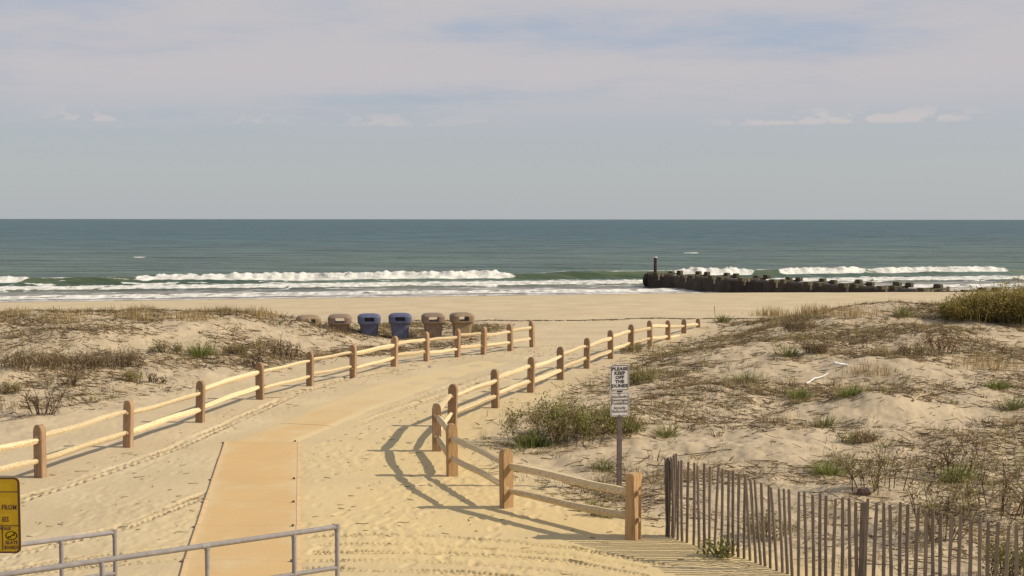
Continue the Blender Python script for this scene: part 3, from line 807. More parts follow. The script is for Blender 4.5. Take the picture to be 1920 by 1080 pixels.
# dune sign: two plates on a channel post
SD = 20.6
st_ = AT(1163, 683, SD); sx0 = st_.x; sbase = gz(sx0, SD)
sg = tag(empty('dune_sign', (sx0, SD, sbase), R(14)), 'pair of white warning plates on a thin brown post at the dune edge', 'sign')
def rel(px, py): return AT(px, py, SD).z - sbase
PX = SD / FOC
bm = bmesh.new(); top = rel(1163, 690)
add_box(bm, (0.01, 0.035, (top - 0.5) / 2), (0.085, 0.008, top + 0.5)); add_box(bm, (-0.030, 0.056, (top - 0.5) / 2), (0.006, 0.034, top + 0.5)); add_box(bm, (0.050, 0.056, (top - 0.5) / 2), (0.006, 0.034, top + 0.5))
link('post', bm_mesh('post', bm), M['signpost'], sg)
def sign_plate(parent, cx, zc, w, h, white, ink, lines, border=0.012, letter=None):
    p = link('plate', rounded_plate(w, h, 0.03, 0.006), white, parent, (cx, 0.025, zc))
    link('border', rounded_plate(w - 0.02, h - 0.02, 0.027, 0.004, (w - 0.02 - 2 * border, h - 0.02 - 2 * border, 0.02)), ink, p, (0, -0.003, 0))
    for txt, dz, size, bold, xs in lines:
        link('lettering', text_mesh(txt, size, bold, xs=xs), ink, p, (0, -0.0048, dz), UP)
    return p
w = 37 * PX; h1 = rel(0, 683) - rel(0, 732); h2 = rel(0, 735) - rel(0, 780)
z1 = (rel(0, 683) + rel(0, 732)) / 2; z2 = (rel(0, 735) + rel(0, 780)) / 2
ls = [(t, h1 * (0.335 - 0.163 * i), 0.078, 0.0034, 1.12) for i, t in enumerate(("PLEASE", "KEEP", "OFF", "THE", "DUNES"))]
sign_plate(sg, 0, z1, w, h1, M['sign_white'], M['ink'], ls)
ls = [("Alcoholic", h2 * 0.32, 0.066, 0.0018, 1.1), ("Beverages", h2 * 0.18, 0.066, 0.0018, 1.08), ("Prohibited", h2 * 0.04, 0.066, 0.0018, 1.05), ("Strictly", h2 * -0.15, 0.066, 0.0018, 1.1), ("Enforced", h2 * -0.29, 0.066, 0.0018, 1.1)]
p2 = sign_plate(sg, 0.004, z2, w, h2, M['sign_white'], M['grey_ink'], ls, 0.009)
for zz in (h2 * 0.44, -h2 * 0.46):
    link('bolt', mesh_parts('bolt', [tube((0, -0.012, 0), (0, 0.0, 0), 0.013, n=8)]), M['ink'], p2, (-0.01, 0, zz))
bm = bmesh.new(); add_box(bm, (0, 0, 0), (0.10, 0.012, 0.022)); link('bracket', bm_mesh('bracket', bm), M['ink'], sg, (0.0, 0.026, (rel(0, 732) + rel(0, 735)) / 2))

# yellow rules sign, cut by the left edge
YD = 12.0
yr = AT(38, 1037, YD); yt = AT(36, 895, YD); W2, H2 = 0.61, yt.z - yr.z
yx = yt.x - W2 / 2 + 0.005; yb = gz(yx, YD)
ys_ = tag(empty('rules_sign', (yx, YD, yb)), 'yellow rules sign with a dark brown border beside the handrail', 'sign')
zc_ = (yt.z + yr.z) / 2 - yb
bm = bmesh.new(); add_box(bm, (0, 0.05, (zc_ + 0.3 - 0.5) / 2), (0.06, 0.06, zc_ + 0.3 + 0.5)); link('post', bm_mesh('post', bm), M['galv'], ys_)
yp = link('plate', rounded_plate(W2, H2, 0.055, 0.008), M['sign_yellow'], ys_, (0, 0, zc_))
link('border', rounded_plate(W2, H2, 0.055, 0.006, (W2 - 0.046, H2 - 0.034, 0.04)), M['sign_border'], yp, (0, -0.0045, 0))
YX = YD / FOC
def yz(py): return (966 - py) * YX
def yxp(px): return W2 / 2 - (37.0 - px) * YX
bm = bmesh.new()
for py in (921, 986): add_box(bm, (0, 0, yz(py)), (W2 - 0.046, 0.003, 0.008))
add_box(bm, (yxp(2), 0, (yz(986) + yz(1033)) / 2), (0.010, 0.003, yz(986) - yz(1033)))
link('rule_line', bm_mesh('rule_line', bm), M['sign_border'], yp, (0, -0.0065, 0))
for t, px, py, size, xs, al in (("K FROM", 30.5, 951, 0.070, 0.80, 'RIGHT'), ("IES", 15, 974, 0.070, 0.80, 'RIGHT'), ("WALK", 18.5, 991.5, 0.040, 0.95, 'RIGHT'), ("SKATE", 19, 1018.5, 0.053, 0.80, 'CENTER'), ("BOARDS", 19, 1028, 0.050, 0.74, 'CENTER')):
    link('lettering', text_mesh(t, size, 0.0016, al, xs), M['sign_border'], yp, (yxp(px), -0.0065, yz(py)), UP)
bm = bmesh.new(); ro, ri = 0.062, 0.052; nn = 28
for k in range(nn):
    a0, a1 = 2 * math.pi * k / nn, 2 * math.pi * (k + 1) / nn
    q = [(r * math.cos(a), 0, r * 0.72 * math.sin(a)) for r, a in ((ro, a0), (ro, a1), (ri, a1), (ri, a0))]
    bm.faces.new([bm.verts.new(c) for c in q])
for a, b, t in (((-0.04, -0.030), (0.042, 0.028), 0.008), ((-0.038, -0.006), (0.0, -0.02), 0.007), ((0.0, 0.004), (0.036, 0.004), 0.007)):
    d = Vector((b[0] - a[0], 0, b[1] - a[1])).normalized(); nrm = Vector((-d.z, 0, d.x)) * t / 2
    A, B = Vector((a[0], 0, a[1])), Vector((b[0], 0, b[1]))
    bm.faces.new([bm.verts.new(c) for c in (A + nrm, B + nrm, B - nrm, A - nrm)])
bmesh.ops.solidify(bm, geom=list(bm.faces), thickness=0.001)
link('no_skateboard_symbol', bm_mesh('symbol', bm), M['sign_border'], yp, (yxp(19), -0.0068, yz(1005)))

# ------------------------------------------------------------------ pipe handrails
def handrail(root, a, b, posts, mid, r=0.031, end_post=True):
    base = Vector(root.location)
    a, b = Vector(a), Vector(b)
    def at_t(t): return a + (b - a) * t
    link('top_rail', mesh_parts('top_rail', [tube(a - base, b - base, r, n=14), ], smooth=False), M['galv'], root)
    v = mesh_parts('elbow', [tube(b - base + Vector((0, 0, r * 1.02)), b - base - Vector((0, 0, 0.03)), r * 1.06, n=14)]); link('elbow', v, M['galv'], root)
    for t in posts:
        p = at_t(t); z0 = gz(p.x, p.y)
        link('post', mesh_parts('post', [tube((p.x - base.x, p.y - base.y, z0 - 0.4), (p.x - base.x, p.y - base.y, p.z - 0.004), r * 0.94, n=14)]), M['galv'], root)
        cl_ = mesh_parts('collar', [tube(Vector((p.x, p.y, p.z - 0.055)) - base, Vector((p.x, p.y, p.z - 0.02)) - base, r * 1.12, n=14)]); link('collar', cl_, M['galv'], root)
    t0, t1 = mid
    link('mid_rail', mesh_parts('mid_rail', [tube(at_t(t0) - base - Vector((0, 0, 0.5)), at_t(t1) - base - Vector((0, 0, 0.5)), r * 0.92, n=14)]), M['galv'], root)
B = AT(632, 988, 14.3); A = AT(-60, 1087, 12.25)
L_ = [(-60, 0)]
def tt(px):   # where along the near rail a post stands
    lo, hi = 0.0, 1.0
    for _ in range(40):
        m_ = (lo + hi) / 2; p = A + (B - A) * m_
        if 960 + p.x / p.y * FOC * 0.998 < px: lo = m_
        else: hi = m_
    return lo
nr = tag(empty('handrail', (B.x, B.y, gz(B.x, B.y))), 'longer galvanised pipe handrail crossing in front of the walkway mat', 'handrail', 'pipe handrails')
handrail(nr, A, B, [tt(-20), tt(182), tt(382), tt(547), 1.0], (0.0, 1.0))
v = mesh_parts('sleeve', [tube(A + (B - A) * (tt(372)) - Vector(nr.location), A + (B - A) * (tt(386)) - Vector(nr.location), 0.0335, n=14)]); link('sleeve', v, M['galv'], nr)
B2 = AT(215, 998, 14.15); A2 = AT(-60, 1034, 13.25)
fr2 = tag(empty('handrail', (B2.x, B2.y, gz(B2.x, B2.y))), 'shorter galvanised pipe handrail behind the yellow sign', 'handrail', 'pipe handrails')
handrail(fr2, A2, B2, [0.15, 0.62, 1.0], (0.0, 1.0), r=0.028)

# ------------------------------------------------------------------ trash bins
def ring(z, hw, n=4.2, m=32, fx=1.0):
    t = np.arange(m) / m * 2 * np.pi
    c, s_ = np.cos(t), np.sin(t)
    return np.stack([np.sign(c) * np.abs(c) ** (2 / n) * hw, np.sign(s_) * np.abs(s_) ** (2 / n) * hw * fx, np.full(m, z)], 1)
def solid(rings):
    v, q, t = smooth_loft(rings); return mesh_np('solid', v, q, t, smooth=False)
def bool_cut(me, cutters):
    o = bpy.data.objects.new('tmp', me); COL.objects.link(o); tmp = [o]
    for c, s_ in cutters:
        bm = bmesh.new(); add_box(bm, c, s_, bevel=0.03)
        cme = bm_mesh('cut', bm); co = bpy.data.objects.new('cut', cme); COL.objects.link(co); tmp.append(co)
        md = o.modifiers.new('b', 'BOOLEAN'); md.operation = 'DIFFERENCE'; md.object = co; md.solver = 'EXACT'
    dg = bpy.context.evaluated_depsgraph_get(); dg.update()
    out = bpy.data.meshes.new_from_object(o.evaluated_get(dg))
    for t_ in tmp: bpy.data.objects.remove(t_)
    return out
BODY = solid([ring(0, 0.275, 5), ring(0.02, 0.285, 5), ring(0.30, 0.31, 5), ring(0.58, 0.335, 5), ring(0.66, 0.345, 5)])
lid_rings = [ring(0.60, 0.365, 5), ring(0.645, 0.405, 5), ring(0.66, 0.415, 5), ring(0.87, 0.425, 5), ring(0.895, 0.415, 5), ring(0.96, 0.34, 4.5), ring(0.99, 0.22, 4), ring(0.998, 0.10, 3)]
LID_B = bool_cut(solid(lid_rings), [((0, 0, 0.79), (0.36, 1.2, 0.17))])
LID_R = bool_cut(solid(lid_rings), [((0, -0.43, 0.80), (0.36, 0.22, 0.15))])
bm = bmesh.new(); add_box(bm, (0, 0, 0), (0.30, 0.012, 0.11), bevel=0.004); FLAP = bm_mesh('flap', bm)
BINS = [(578, 591, 'tan_brown', 'tan-brown trash bin at the far left, buried to its lid behind the dune', 20),
        (637, 589, 'brown', 'brown trash bin half hidden by the dune, just left of the blue bins', 6),
        (692, 588, 'blue', 'left one of the two blue bins', 8),
        (750, 587, 'blue', 'right one of the two blue bins', 6),
        (812, 587, 'brown', 'brown trash bin just right of the blue bins', 8),
        (866, 586, 'tan_brown', 'brown trash bin at the right end of the row', 14)]
for i, (px, py, c, lab, rot) in enumerate(BINS):
    d = 46.6 + 0.1 * i
    t = AT(px, py, d); z = gz(t.x, d)
    b = empty('trash_bin', (t.x, d, t.z - 1.06), R(rot)); b.scale = (1.08, 1.08, 1.07); tag(b, lab, 'trash bin', 'trash bins behind the left fence')
    bo = link('body', BODY if c == 'brown' else BODY.copy(), None, b)
    bo.data.materials.clear(); bo.data.materials.append(M[c])
    me = (LID_R if c == 'blue' else LID_B).copy(); me.materials.clear(); me.materials.append(M[c])
    li = link('lid', me, None, b)
    if c == 'blue': link('flap', FLAP, M['dark_blue'], li, (0, -0.335, 0.80))

# ------------------------------------------------------------------ outfall pipe
pa = AT(1222, 513, 110.0); pb = AT(1776, 545, 84.0)
ztop = (pa.z + pb.z) / 2
dv = Vector((pb.x - pa.x, pb.y - pa.y, 0)); LP = dv.length; dv.normalize()
nv_ = Vector((dv.y, -dv.x, 0))                        # towards the camera side
if nv_.y > 0: nv_ = -nv_
of = tag(empty('outfall_pipe', (pa.x, pa.y, SEA)), 'long dark outfall pipe on timber piles running from the surf into the beach', 'pipe')
ob = Vector(of.location); rp = 0.62
zc0 = ztop - rp
seg_n = 9
for k in range(seg_n):
    a = Vector((pa.x, pa.y, zc0)) + dv * (LP + 10) * k / seg_n; b = Vector((pa.x, pa.y, zc0)) + dv * ((LP + 10) * (k + 1) / seg_n - 0.03)
    rr = rp + (0.012 if k % 2 else 0)
    o = link('pipe_section', mesh_parts('pipe_section', [tube(a - ob, b - ob, rr, n=20)], smooth=False), M['pipe'], of)
    if k: link('joint_flange', mesh_parts('joint_flange', [tube(a - ob - dv * 0.12, a - ob + dv * 0.10, rr + 0.03, n=20)]), M['pipe'], of)
a = Vector((pa.x, pa.y, zc0))
link('end_flange', mesh_parts('end_flange', [tube(a - ob - dv * 0.16, a - ob - dv * 0.02, rp + 0.16, n=20), tube(a - ob - dv * 0.42, a - ob - dv * 0.30, rp + 0.13, n=20), tube(a - ob - dv * 0.35, a - ob - dv * 0.1, rp - 0.02, n=20)]), M['pipe'], of)
# dark timber facing on the camera side
for k in range(10):
    a = Vector((pa.x, pa.y, 0)) + dv * (0.9 + (LP + 4) * k / 10); b = a + dv * ((LP + 4) / 10 - 0.025)
    bm = bmesh.new(); c = (a + b) / 2 + nv_ * (rp + 0.62); tp_ = ztop - 0.10 - 0.03 * (k % 2)
    add_box(bm, (c.x - ob.x, c.y - ob.y, (tp_ + SEA - 0.8) / 2 - ob.z), ((b - a).length, 0.10, tp_ - SEA + 0.8), math.atan2(dv.y, dv.x), 0.012)
    link('facing_board', bm_mesh('facing_board', bm), M['pipe'], of)
# timber walings along both flanks
for sgn in (1, -1):
    for k in range(4):
        a = Vector((pa.x, pa.y, 0)) + dv * (0.4 + (LP + 4) * k / 4); b = a + dv * ((LP + 4) / 4 - 0.05)
        bm = bmesh.new(); c = (a + b) / 2 + nv_ * sgn * (rp + 0.10)
        add_box(bm, (c.x - ob.x, c.y - ob.y, ztop - 0.36 - ob.z), ((b - a).length, 0.16, 0.32), math.atan2(dv.y, dv.x), 0.02)
        link('waling', bm_mesh('waling', bm), M['algae'], of)
rg = random.Random(12)
yaw_p = math.atan2(dv.y, dv.x)
nb = 10
for k in range(nb):
    s0 = 1.4 + k * (LP + 4.0) / nb
    for j in (0.0, 1.1):
        c0 = Vector((pa.x, pa.y, 0)) + dv * (s0 + j)
        for sgn in (1, -1):
            c = c0 + nv_ * sgn * (rp + 0.36)
            th = ztop + rg.uniform(0.04, 0.16) + (0.16 if sgn < 0 else 0)
            link('pile', mesh_parts('pile', [tube((c.x - ob.x, c.y - ob.y, SEA - 1.2 - ob.z), (c.x - ob.x, c.y - ob.y, th - ob.z), 0.15, 0.14, 10)]), M['pile'], of)
            if j == 0.0 or rg.random() < 0.7:
                bm = bmesh.new(); cc = c - nv_ * sgn * 0.05 + dv * 0.30
                add_box(bm, (cc.x - ob.x, cc.y - ob.y, th - 0.10 - ob.z), (rg.uniform(0.42, 0.6), 0.44, rg.uniform(0.30, 0.40)), yaw_p, 0.05)
                link('cap_block', bm_mesh('cap_block', bm), M['algae'], of)
        bm = bmesh.new(); add_box(bm, (c0.x - ob.x, c0.y - ob.y, ztop + 0.06 - ob.z), (0.18, 2 * rp + 0.9, 0.13), yaw_p, 0.02)
        link('cross_beam', bm_mesh('cross_beam', bm), M['algae'], of)
        if j > 0:
            bm = bmesh.new(); cc = c0 + nv_ * (rp + 0.71)
            add_box(bm, (cc.x - ob.x, cc.y - ob.y, ztop - 0.16 - ob.z), (0.20, 0.07, 0.62), yaw_p, 0.012)
            link('cleat', bm_mesh('cleat', bm), M['pile'], of)
mk = AT(1229, 483, 109.6)
link('marker_post', mesh_parts('marker_post', [tube((mk.x - ob.x, mk.y - ob.y, -1.0), (mk.x - ob.x, mk.y - ob.y, mk.z - ob.z), 0.17, 0.15, 12)]), M['pipe'], of)
link('marker_cap', mesh_parts('marker_cap', [tube((mk.x - ob.x, mk.y - ob.y, mk.z - ob.z + .002), (mk.x - ob.x, mk.y - ob.y, mk.z - ob.z + 0.07), 0.19, 0.14, 12)]), M['sign_white'], of)

# ------------------------------------------------------------------ vegetation
def jit(c, n, v=0.18):
    c = np.array(c); return c[None, :] * (1 + RNG.uniform(-v, v, (n, 1))) * (1 + RNG.uniform(-0.05, 0.05, (n, 3)))
def blades(p, az, L, lean, bend, w, colr, nseg=3):
    """curved tapering blades; all arguments are arrays with one row per blade"""
    n = len(p); V = np.zeros((n, nseg + 1, 2, 3)); side = np.stack([-np.sin(az + 0.6), np.cos(az + 0.6), np.zeros(n)], 1)
    fwd = np.stack([np.cos(az), np.sin(az), np.zeros(n)], 1)
    pos = p.astype(float).copy(); ang = lean.copy()
    for k in range(nseg + 1):
        t = k / nseg; ww = (w * (1 - t) ** 0.7 + 0.0012)[:, None] * 0.5
        V[:, k, 0] = pos - side * ww; V[:, k, 1] = pos + side * ww
        pos = pos + (fwd * np.sin(ang)[:, None] + np.array((0, 0, 1.0)) * np.cos(ang)[:, None]) * (L / nseg)[:, None]
        ang = ang + bend / nseg
    V = V.reshape(n, -1, 3)
    i = np.arange(n)[:, None] * (2 * (nseg + 1)); Q = []
    for k in range(nseg): Q.append(np.concatenate([i + 2 * k, i + 2 * k + 1, i + 2 * k + 3, i + 2 * k + 2], 1))
    Q = np.concatenate(Q)
    C = np.repeat(colr, 2 * (nseg + 1), axis=0)
    return V.reshape(-1, 3), Q, C
def sticks(a, b, ra, rb, colr):
    a = np.asarray(a, float); b = np.asarray(b, float); n = len(a)
    d = b - a; d /= np.linalg.norm(d, axis=1)[:, None] + 1e-9
    ref = np.where(np.abs(d[:, 2:3]) > 0.9, np.array([[1.0, 0, 0]]), np.array([[0, 0, 1.0]]))
    u = np.cross(d, ref); u /= np.linalg.norm(u, axis=1)[:, None] + 1e-9; w = np.cross(d, u)
    V = np.zeros((n, 6, 3))
    for k in range(3):
        t = k * 2 * np.pi / 3; o = math.cos(t) * u + math.sin(t) * w
        V[:, k] = a + o * np.asarray(ra).reshape(-1, 1); V[:, 3 + k] = b + o * np.asarray(rb).reshape(-1, 1)
    i = np.arange(n)[:, None] * 6
    Q = np.concatenate([np.concatenate([i + k, i + (k + 1) % 3, i + 3 + (k + 1) % 3, i + 3 + k], 1) for k in range(3)])
    return V.reshape(-1, 3), Q, np.repeat(colr, 6, axis=0)
def leaves(p, size, colr):
    n = len(p); d = RNG.normal(size=(n, 3)); d[:, 2] = np.abs(d[:, 2]) * 0.8 + 0.2; d /= np.linalg.norm(d, axis=1)[:, None]
    u = np.cross(d, RNG.normal(size=(n, 3))); u /= np.linalg.norm(u, axis=1)[:, None]
    s_ = np.asarray(size).reshape(-1, 1)
    V = np.stack([p, p + d * s_ * 0.5 + u * s_ * 0.22, p + d * s_, p + d * s_ * 0.5 - u * s_ * 0.22], 1)
    return V.reshape(-1, 3), np.arange(n * 4).reshape(n, 4), np.repeat(colr, 4, axis=0)
def cat3(parts):
    V, Q, C, n = [], [], [], 0
    for v, q, c in parts:
        V.append(v); Q.append(q + n); C.append(c); n += len(v)
    return np.concatenate(V), np.concatenate(Q), np.concatenate(C)
def vobj(name, parts, parent=None):
    v, q, c = cat3(parts); o = link(name, mesh_np(name, v, q, col=np.clip(c, 0, 1)), M['veg'], parent); o['kind'] = 'stuff'; return o

GREEN = (0.245, 0.27, 0.07); OLIVE = (0.285, 0.25, 0.10); DGREEN = (0.19, 0.20, 0.075)
TAN = (0.42, 0.31, 0.155); STRAW = (0.38, 0.285, 0.15); BROWN = (0.25, 0.175, 0.10); TWIG = (0.185, 0.13, 0.08); RUST = (0.22, 0.115, 0.055); GREY = (0.22, 0.17, 0.12)

def green_tuft(parent, w, h, n, c=GREEN, c2=OLIVE, wide=0.016):
    az = RNG.uniform(0, 2 * np.pi, n); r = np.abs(RNG.normal(0, 0.42, n)) * w * 0.5
    p = np.stack([np.cos(az) * r, np.sin(az) * r * 0.8, np.full(n, -0.03)], 1)
    L = h * RNG.uniform(0.55, 1.25, n)
    cc = np.where(RNG.random((n, 1)) < 0.65, jit(c, n, 0.3), jit(c2, n, 0.3))
    vobj('blades', [blades(p, az + RNG.normal(0, 0.5, n), L, RNG.uniform(0.15, 1.25, n), RNG.uniform(0.1, 0.9, n), np.full(n, wide) * RNG.uniform(0.7, 1.4, n), cc, 4)], parent)
    m = n // 3
    az = RNG.uniform(0, 2 * np.pi, m); r = np.sqrt(RNG.random(m)) * w * 0.62
    p = np.stack([np.cos(az) * r, np.sin(az) * r, np.full(m, -0.02)], 1)
    vobj('dead_leaves', [blades(p, az, h * RNG.uniform(0.3, 0.8, m), RNG.uniform(0.7, 1.5, m), RNG.uniform(0, 0.6, m), np.full(m, wide * 0.8), jit(BROWN, m, 0.4), 3)], parent)
def tall_grass(parent, w, h, n, c=TAN, c2=STRAW, wide=0.012):
    x = RNG.normal(0, 0.33, n) * w; y = RNG.normal(0, 0.33, n) * w * 0.8
    p = np.stack([x, y, np.full(n, -0.04)], 1); az = RNG.uniform(0, 2 * np.pi, n)
    L = h * RNG.uniform(0.45, 1.15, n) * np.exp(-(x / w / 0.75) ** 2)
    cc = np.where(RNG.random((n, 1)) < 0.5, jit(c, n, 0.3), jit(c2, n, 0.35))
    vobj('blades', [blades(p, az, L, RNG.uniform(0.0, 0.35, n), RNG.uniform(0, 0.6, n), np.full(n, wide), cc, 3)], parent)
def branching(w, h, stems, depth, spread, rg, r0=0.0075):
    A, Bq, RA, RB, tips = [], [], [], [], []
    def grow(p, d, L, r, k):
        q = p + d * L
        A.append(p); Bq.append(q); RA.append(r); RB.append(r * 0.7)
        if k == 0: tips.append(q); return
        tips.append(p + d * L * 0.7)
        for _ in range(rg.choice((2, 2, 3))):
            nd = d + np.array((rg.gauss(0, spread), rg.gauss(0, spread), rg.gauss(0.12, spread * 0.6))); nd /= np.linalg.norm(nd)
            grow(p + d * L * rg.uniform(0.55, 1.0), nd, L * rg.uniform(0.55, 0.85), r * 0.68, k - 1)
    for _ in range(stems):
        a = rg.uniform(0, 6.283); rr = rg.random() ** 0.6 * w * 0.40; hs_ = 1.15 - 0.55 * rr / (w * 0.40) * rg.random()
        d = np.array((math.cos(a) * 0.5 * rg.random(), math.sin(a) * 0.5 * rg.random(), 0.8)); d /= np.linalg.norm(d)
        grow(np.array((math.cos(a) * rr, math.sin(a) * rr * 0.6, -0.04)), d, h * hs_ * rg.uniform(0.26, 0.48), r0, depth)
    return np.array(A), np.array(Bq), np.array(RA), np.array(RB), np.array(tips)
def shrub(parent, w, h, stems, c, c2, seed, leafn=9, leaf=0.055, twig=TWIG, depth=3, spread=0.5, r0=0.0075):
    rg = random.Random(seed); a, b, ra, rb, tips = branching(w, h, stems, depth, spread, rg, r0)
    vobj('branches', [sticks(a, b, ra, rb, jit(twig, len(a), 0.35))], parent)
    if leafn:
        n = len(tips) * leafn
        p = np.repeat(tips, leafn, 0) + RNG.normal(0, 0.05, (n, 3)) * (0.6 + h)
        p[:, 2] = np.maximum(p[:, 2], 0.01)
        g = fbm(p[:, 0] * 2.2 + seed, p[:, 1] * 2.2 + p[:, 2] * 2, 2)[:, None]
        cc = np.where(g + RNG.normal(0, 0.25, (n, 1)) > 0, jit(c, n, 0.35), jit(c2, n, 0.35))
        vobj('leaves', [leaves(p, leaf * RNG.uniform(0.5, 1.3, n), cc)], parent)
    return tips

PLANTS = [
 # px, py of the foot, width and height in photo pixels, kind, name, label
 (375, 668, 62, 30, 'tuft', 'grass_clump', 'bright green grass clump, the greenest on the left dune'),
 (312, 662, 62, 26, 'olive', 'low_shrub', 'olive and brown low shrub just left of the bright green clump on the left dune'),
 (30, 690, 120, 42, 'brownshrub', 'low_shrub', 'broad brown shrub at the left edge of the photo on the left dune'),
 (125, 688, 110, 36, 'brownshrub', 'low_shrub', 'brown shrub second from the left edge in the dark band on the left dune'),
 (215, 684, 110, 40, 'brownshrub', 'low_shrub', 'brown shrub at the right end of the dark band on the left dune'),
 (82, 778, 60, 62, 'dead', 'dead_shrub', 'bare twisted dead shrub on the open sand beyond the left fence'),
 (245, 716, 46, 26, 'olive', 'low_shrub', 'small dark leafy sprig in front of the brown shrubs on the left dune'),
 (136, 724, 48, 26, 'dead', 'dead_shrub', 'small spiky dead shrub above the twisted one on the left dune'),
 (18, 738, 40, 24, 'olive', 'low_shrub', 'small leafy plant at the left photo edge below the brown shrubs'),
 (486, 690, 30, 34, 'dead', 'dead_shrub', 'dead brown tuft standing right behind a post of the left fence'),
 (296, 718, 46, 20, 'dead', 'dead_shrub', 'low sprawling dry sprig nearest the left fence'),
 (535, 668, 64, 38, 'dead', 'dead_shrub', 'pale twiggy shrub near the end of the left dune'),
 (440, 662, 50, 20, 'olive', 'low_shrub', 'small olive shrub right of the bright green clump on the left dune'),
 (255, 600, 84, 34, 'tan', 'beach_grass', 'tallest tan beach grass on the crest of the left dune'),
 (480, 592, 70, 22, 'tan', 'beach_grass', 'tan beach grass at the right end of the left crest'),
 (30, 592, 80, 22, 'tan', 'beach_grass', 'tan beach grass on the crest at the left photo edge'),
 (120, 598, 90, 24, 'tan', 'beach_grass', 'tan beach grass on the left crest left of the tallest clump'),
 (360, 598, 90, 20, 'tan', 'beach_grass', 'sparse tan beach grass midway along the left crest'),
 (1065, 822, 190, 92, 'bigshrub', 'dune_shrub', 'large olive brown shrub beside the dune sign post'),
 (1000, 838, 110, 34, 'leafy', 'leafy_plant', 'bright green leafy patch at the front left of the large shrub'),
 (1172, 808, 60, 28, 'leafy', 'leafy_plant', 'green leafy patch at the foot of the dune sign'),
 (1190, 722, 80, 42, 'yshrub', 'dune_shrub', 'yellow green shrub behind the upper sign plate'),
 (1555, 890, 105, 34, 'tuft', 'grass_clump', 'wide bright green clump above the slat fence, left of its post'),
 (1795, 902, 100, 36, 'tuft', 'grass_clump', 'bright green clump under dead stalks above the right part of the slat fence'),
 (1780, 892, 110, 74, 'dead', 'dead_shrub', 'dead stalks rising behind the right bright green clump'),
 (1543, 802, 66, 28, 'tuft2', 'grass_clump', 'dark green clump left of the bare sand mound'),
 (1478, 668, 48, 24, 'tuft2', 'grass_clump', 'compact green clump in the middle of the right dune'),
 (1355, 604, 42, 18, 'tuft2', 'grass_clump', 'spiky clump with one tall stalk beyond the end of the right fence'),
 (1400, 716, 76, 24, 'tuft2', 'grass_clump', 'olive spreading clump right of the dune sign plates'),
 (1498, 746, 48, 22, 'tuft', 'grass_clump', 'small bright green clump left of the white litter stick'),
 (1598, 742, 60, 24, 'tuft', 'grass_clump', 'small green clump on the shaded hollow below the white scrap'),
 (1250, 818, 66, 28, 'tuft2', 'grass_clump', 'fan shaped clump right of the dune sign post'),
 (1765, 662, 80, 44, 'rust', 'low_shrub', 'reddish brown shrub on the right dune below the hedge'),
 (1715, 664, 70, 26, 'olive', 'low_shrub', 'olive shrub touching the left of the reddish shrub'),
 (1498, 622, 56, 34, 'brownshrub', 'low_shrub', 'dark brown upright shrub near the crest of the right dune'),
 (1692, 594, 34, 24, 'tuft2', 'grass_clump', 'dark clump just left of the hedge on the right crest'),
 (1900, 768, 60, 34, 'tuft2', 'grass_clump', 'dark green clump at the right photo edge'),
 (1870, 728, 60, 18, 'tuft', 'grass_clump', 'low green strip near the right photo edge'),
 (1610, 830, 90, 22, 'olive', 'low_shrub', 'low olive patch in front of the bare sand mound'),
 (1130, 880, 70, 24, 'tuft2', 'grass_clump', 'low olive clump between the sign post and the near rails'),
 (1135, 968, 70, 30, 'leafy2', 'leafy_plant', 'leafy plant growing under the lowest rail by the end post'),
 (1350, 1046, 66, 40, 'leafy2', 'leafy_plant', 'small leafy plant at the foot of the slat fence on the path side'),
 (1645, 920, 110, 84, 'sprawl', 'twiggy_bush', 'sprawling twiggy bush behind the slat fence post'),
 (1740, 1010, 150, 120, 'sprawl', 'twiggy_bush', 'leafy twiggy bush seen through the slats right of the fence post'),
 (1885, 960, 150, 120, 'sprawl', 'twiggy_bush', 'arching twiggy bush at the right photo edge behind the slats'),
 (1900, 1085, 120, 90, 'yshrub', 'dune_shrub', 'dense green bush behind the slats in the lower right corner'),
 (1440, 1010, 90, 50, 'sprawl', 'twiggy_bush', 'low twiggy bush behind the left half of the slat fence'),
 (1200, 662, 110, 24, 'olive', 'low_shrub', 'dry olive heap piled against the far posts of the right fence'),
 (1532, 660, 44, 22, 'brownshrub', 'low_shrub', 'brown sprig right of the compact green clump'),
 (1660, 560, 1, 1, 'skip', '', ''),
 (1822, 598, 90, 36, 'hedge', 'hedge_shrub', 'olive hedge shrub on the right crest, its left end'),
 (1875, 601, 110, 56, 'hedge', 'hedge_shrub', 'olive hedge shrub on the right crest, its middle'),
 (1938, 604, 110, 66, 'hedge', 'hedge_shrub', 'olive hedge shrub on the right crest at the photo edge'),
 (1600, 592, 120, 26, 'tan', 'beach_grass', 'dry grass along the right crest left of the hedge'),
 (1450, 592, 70, 22, 'tan', 'beach_grass', 'dry grass at the left tip of the right crest'),
 (1530, 588, 80, 24, 'tan', 'beach_grass', 'dry grass midway along the right crest'),
 (1640, 700, 90, 24, 'tan', 'beach_grass', 'brown grass bed right of the white scrap'),
 (1850, 690, 120, 30, 'tan', 'beach_grass', 'brown grass bed below the hedge at the right photo edge'),
]
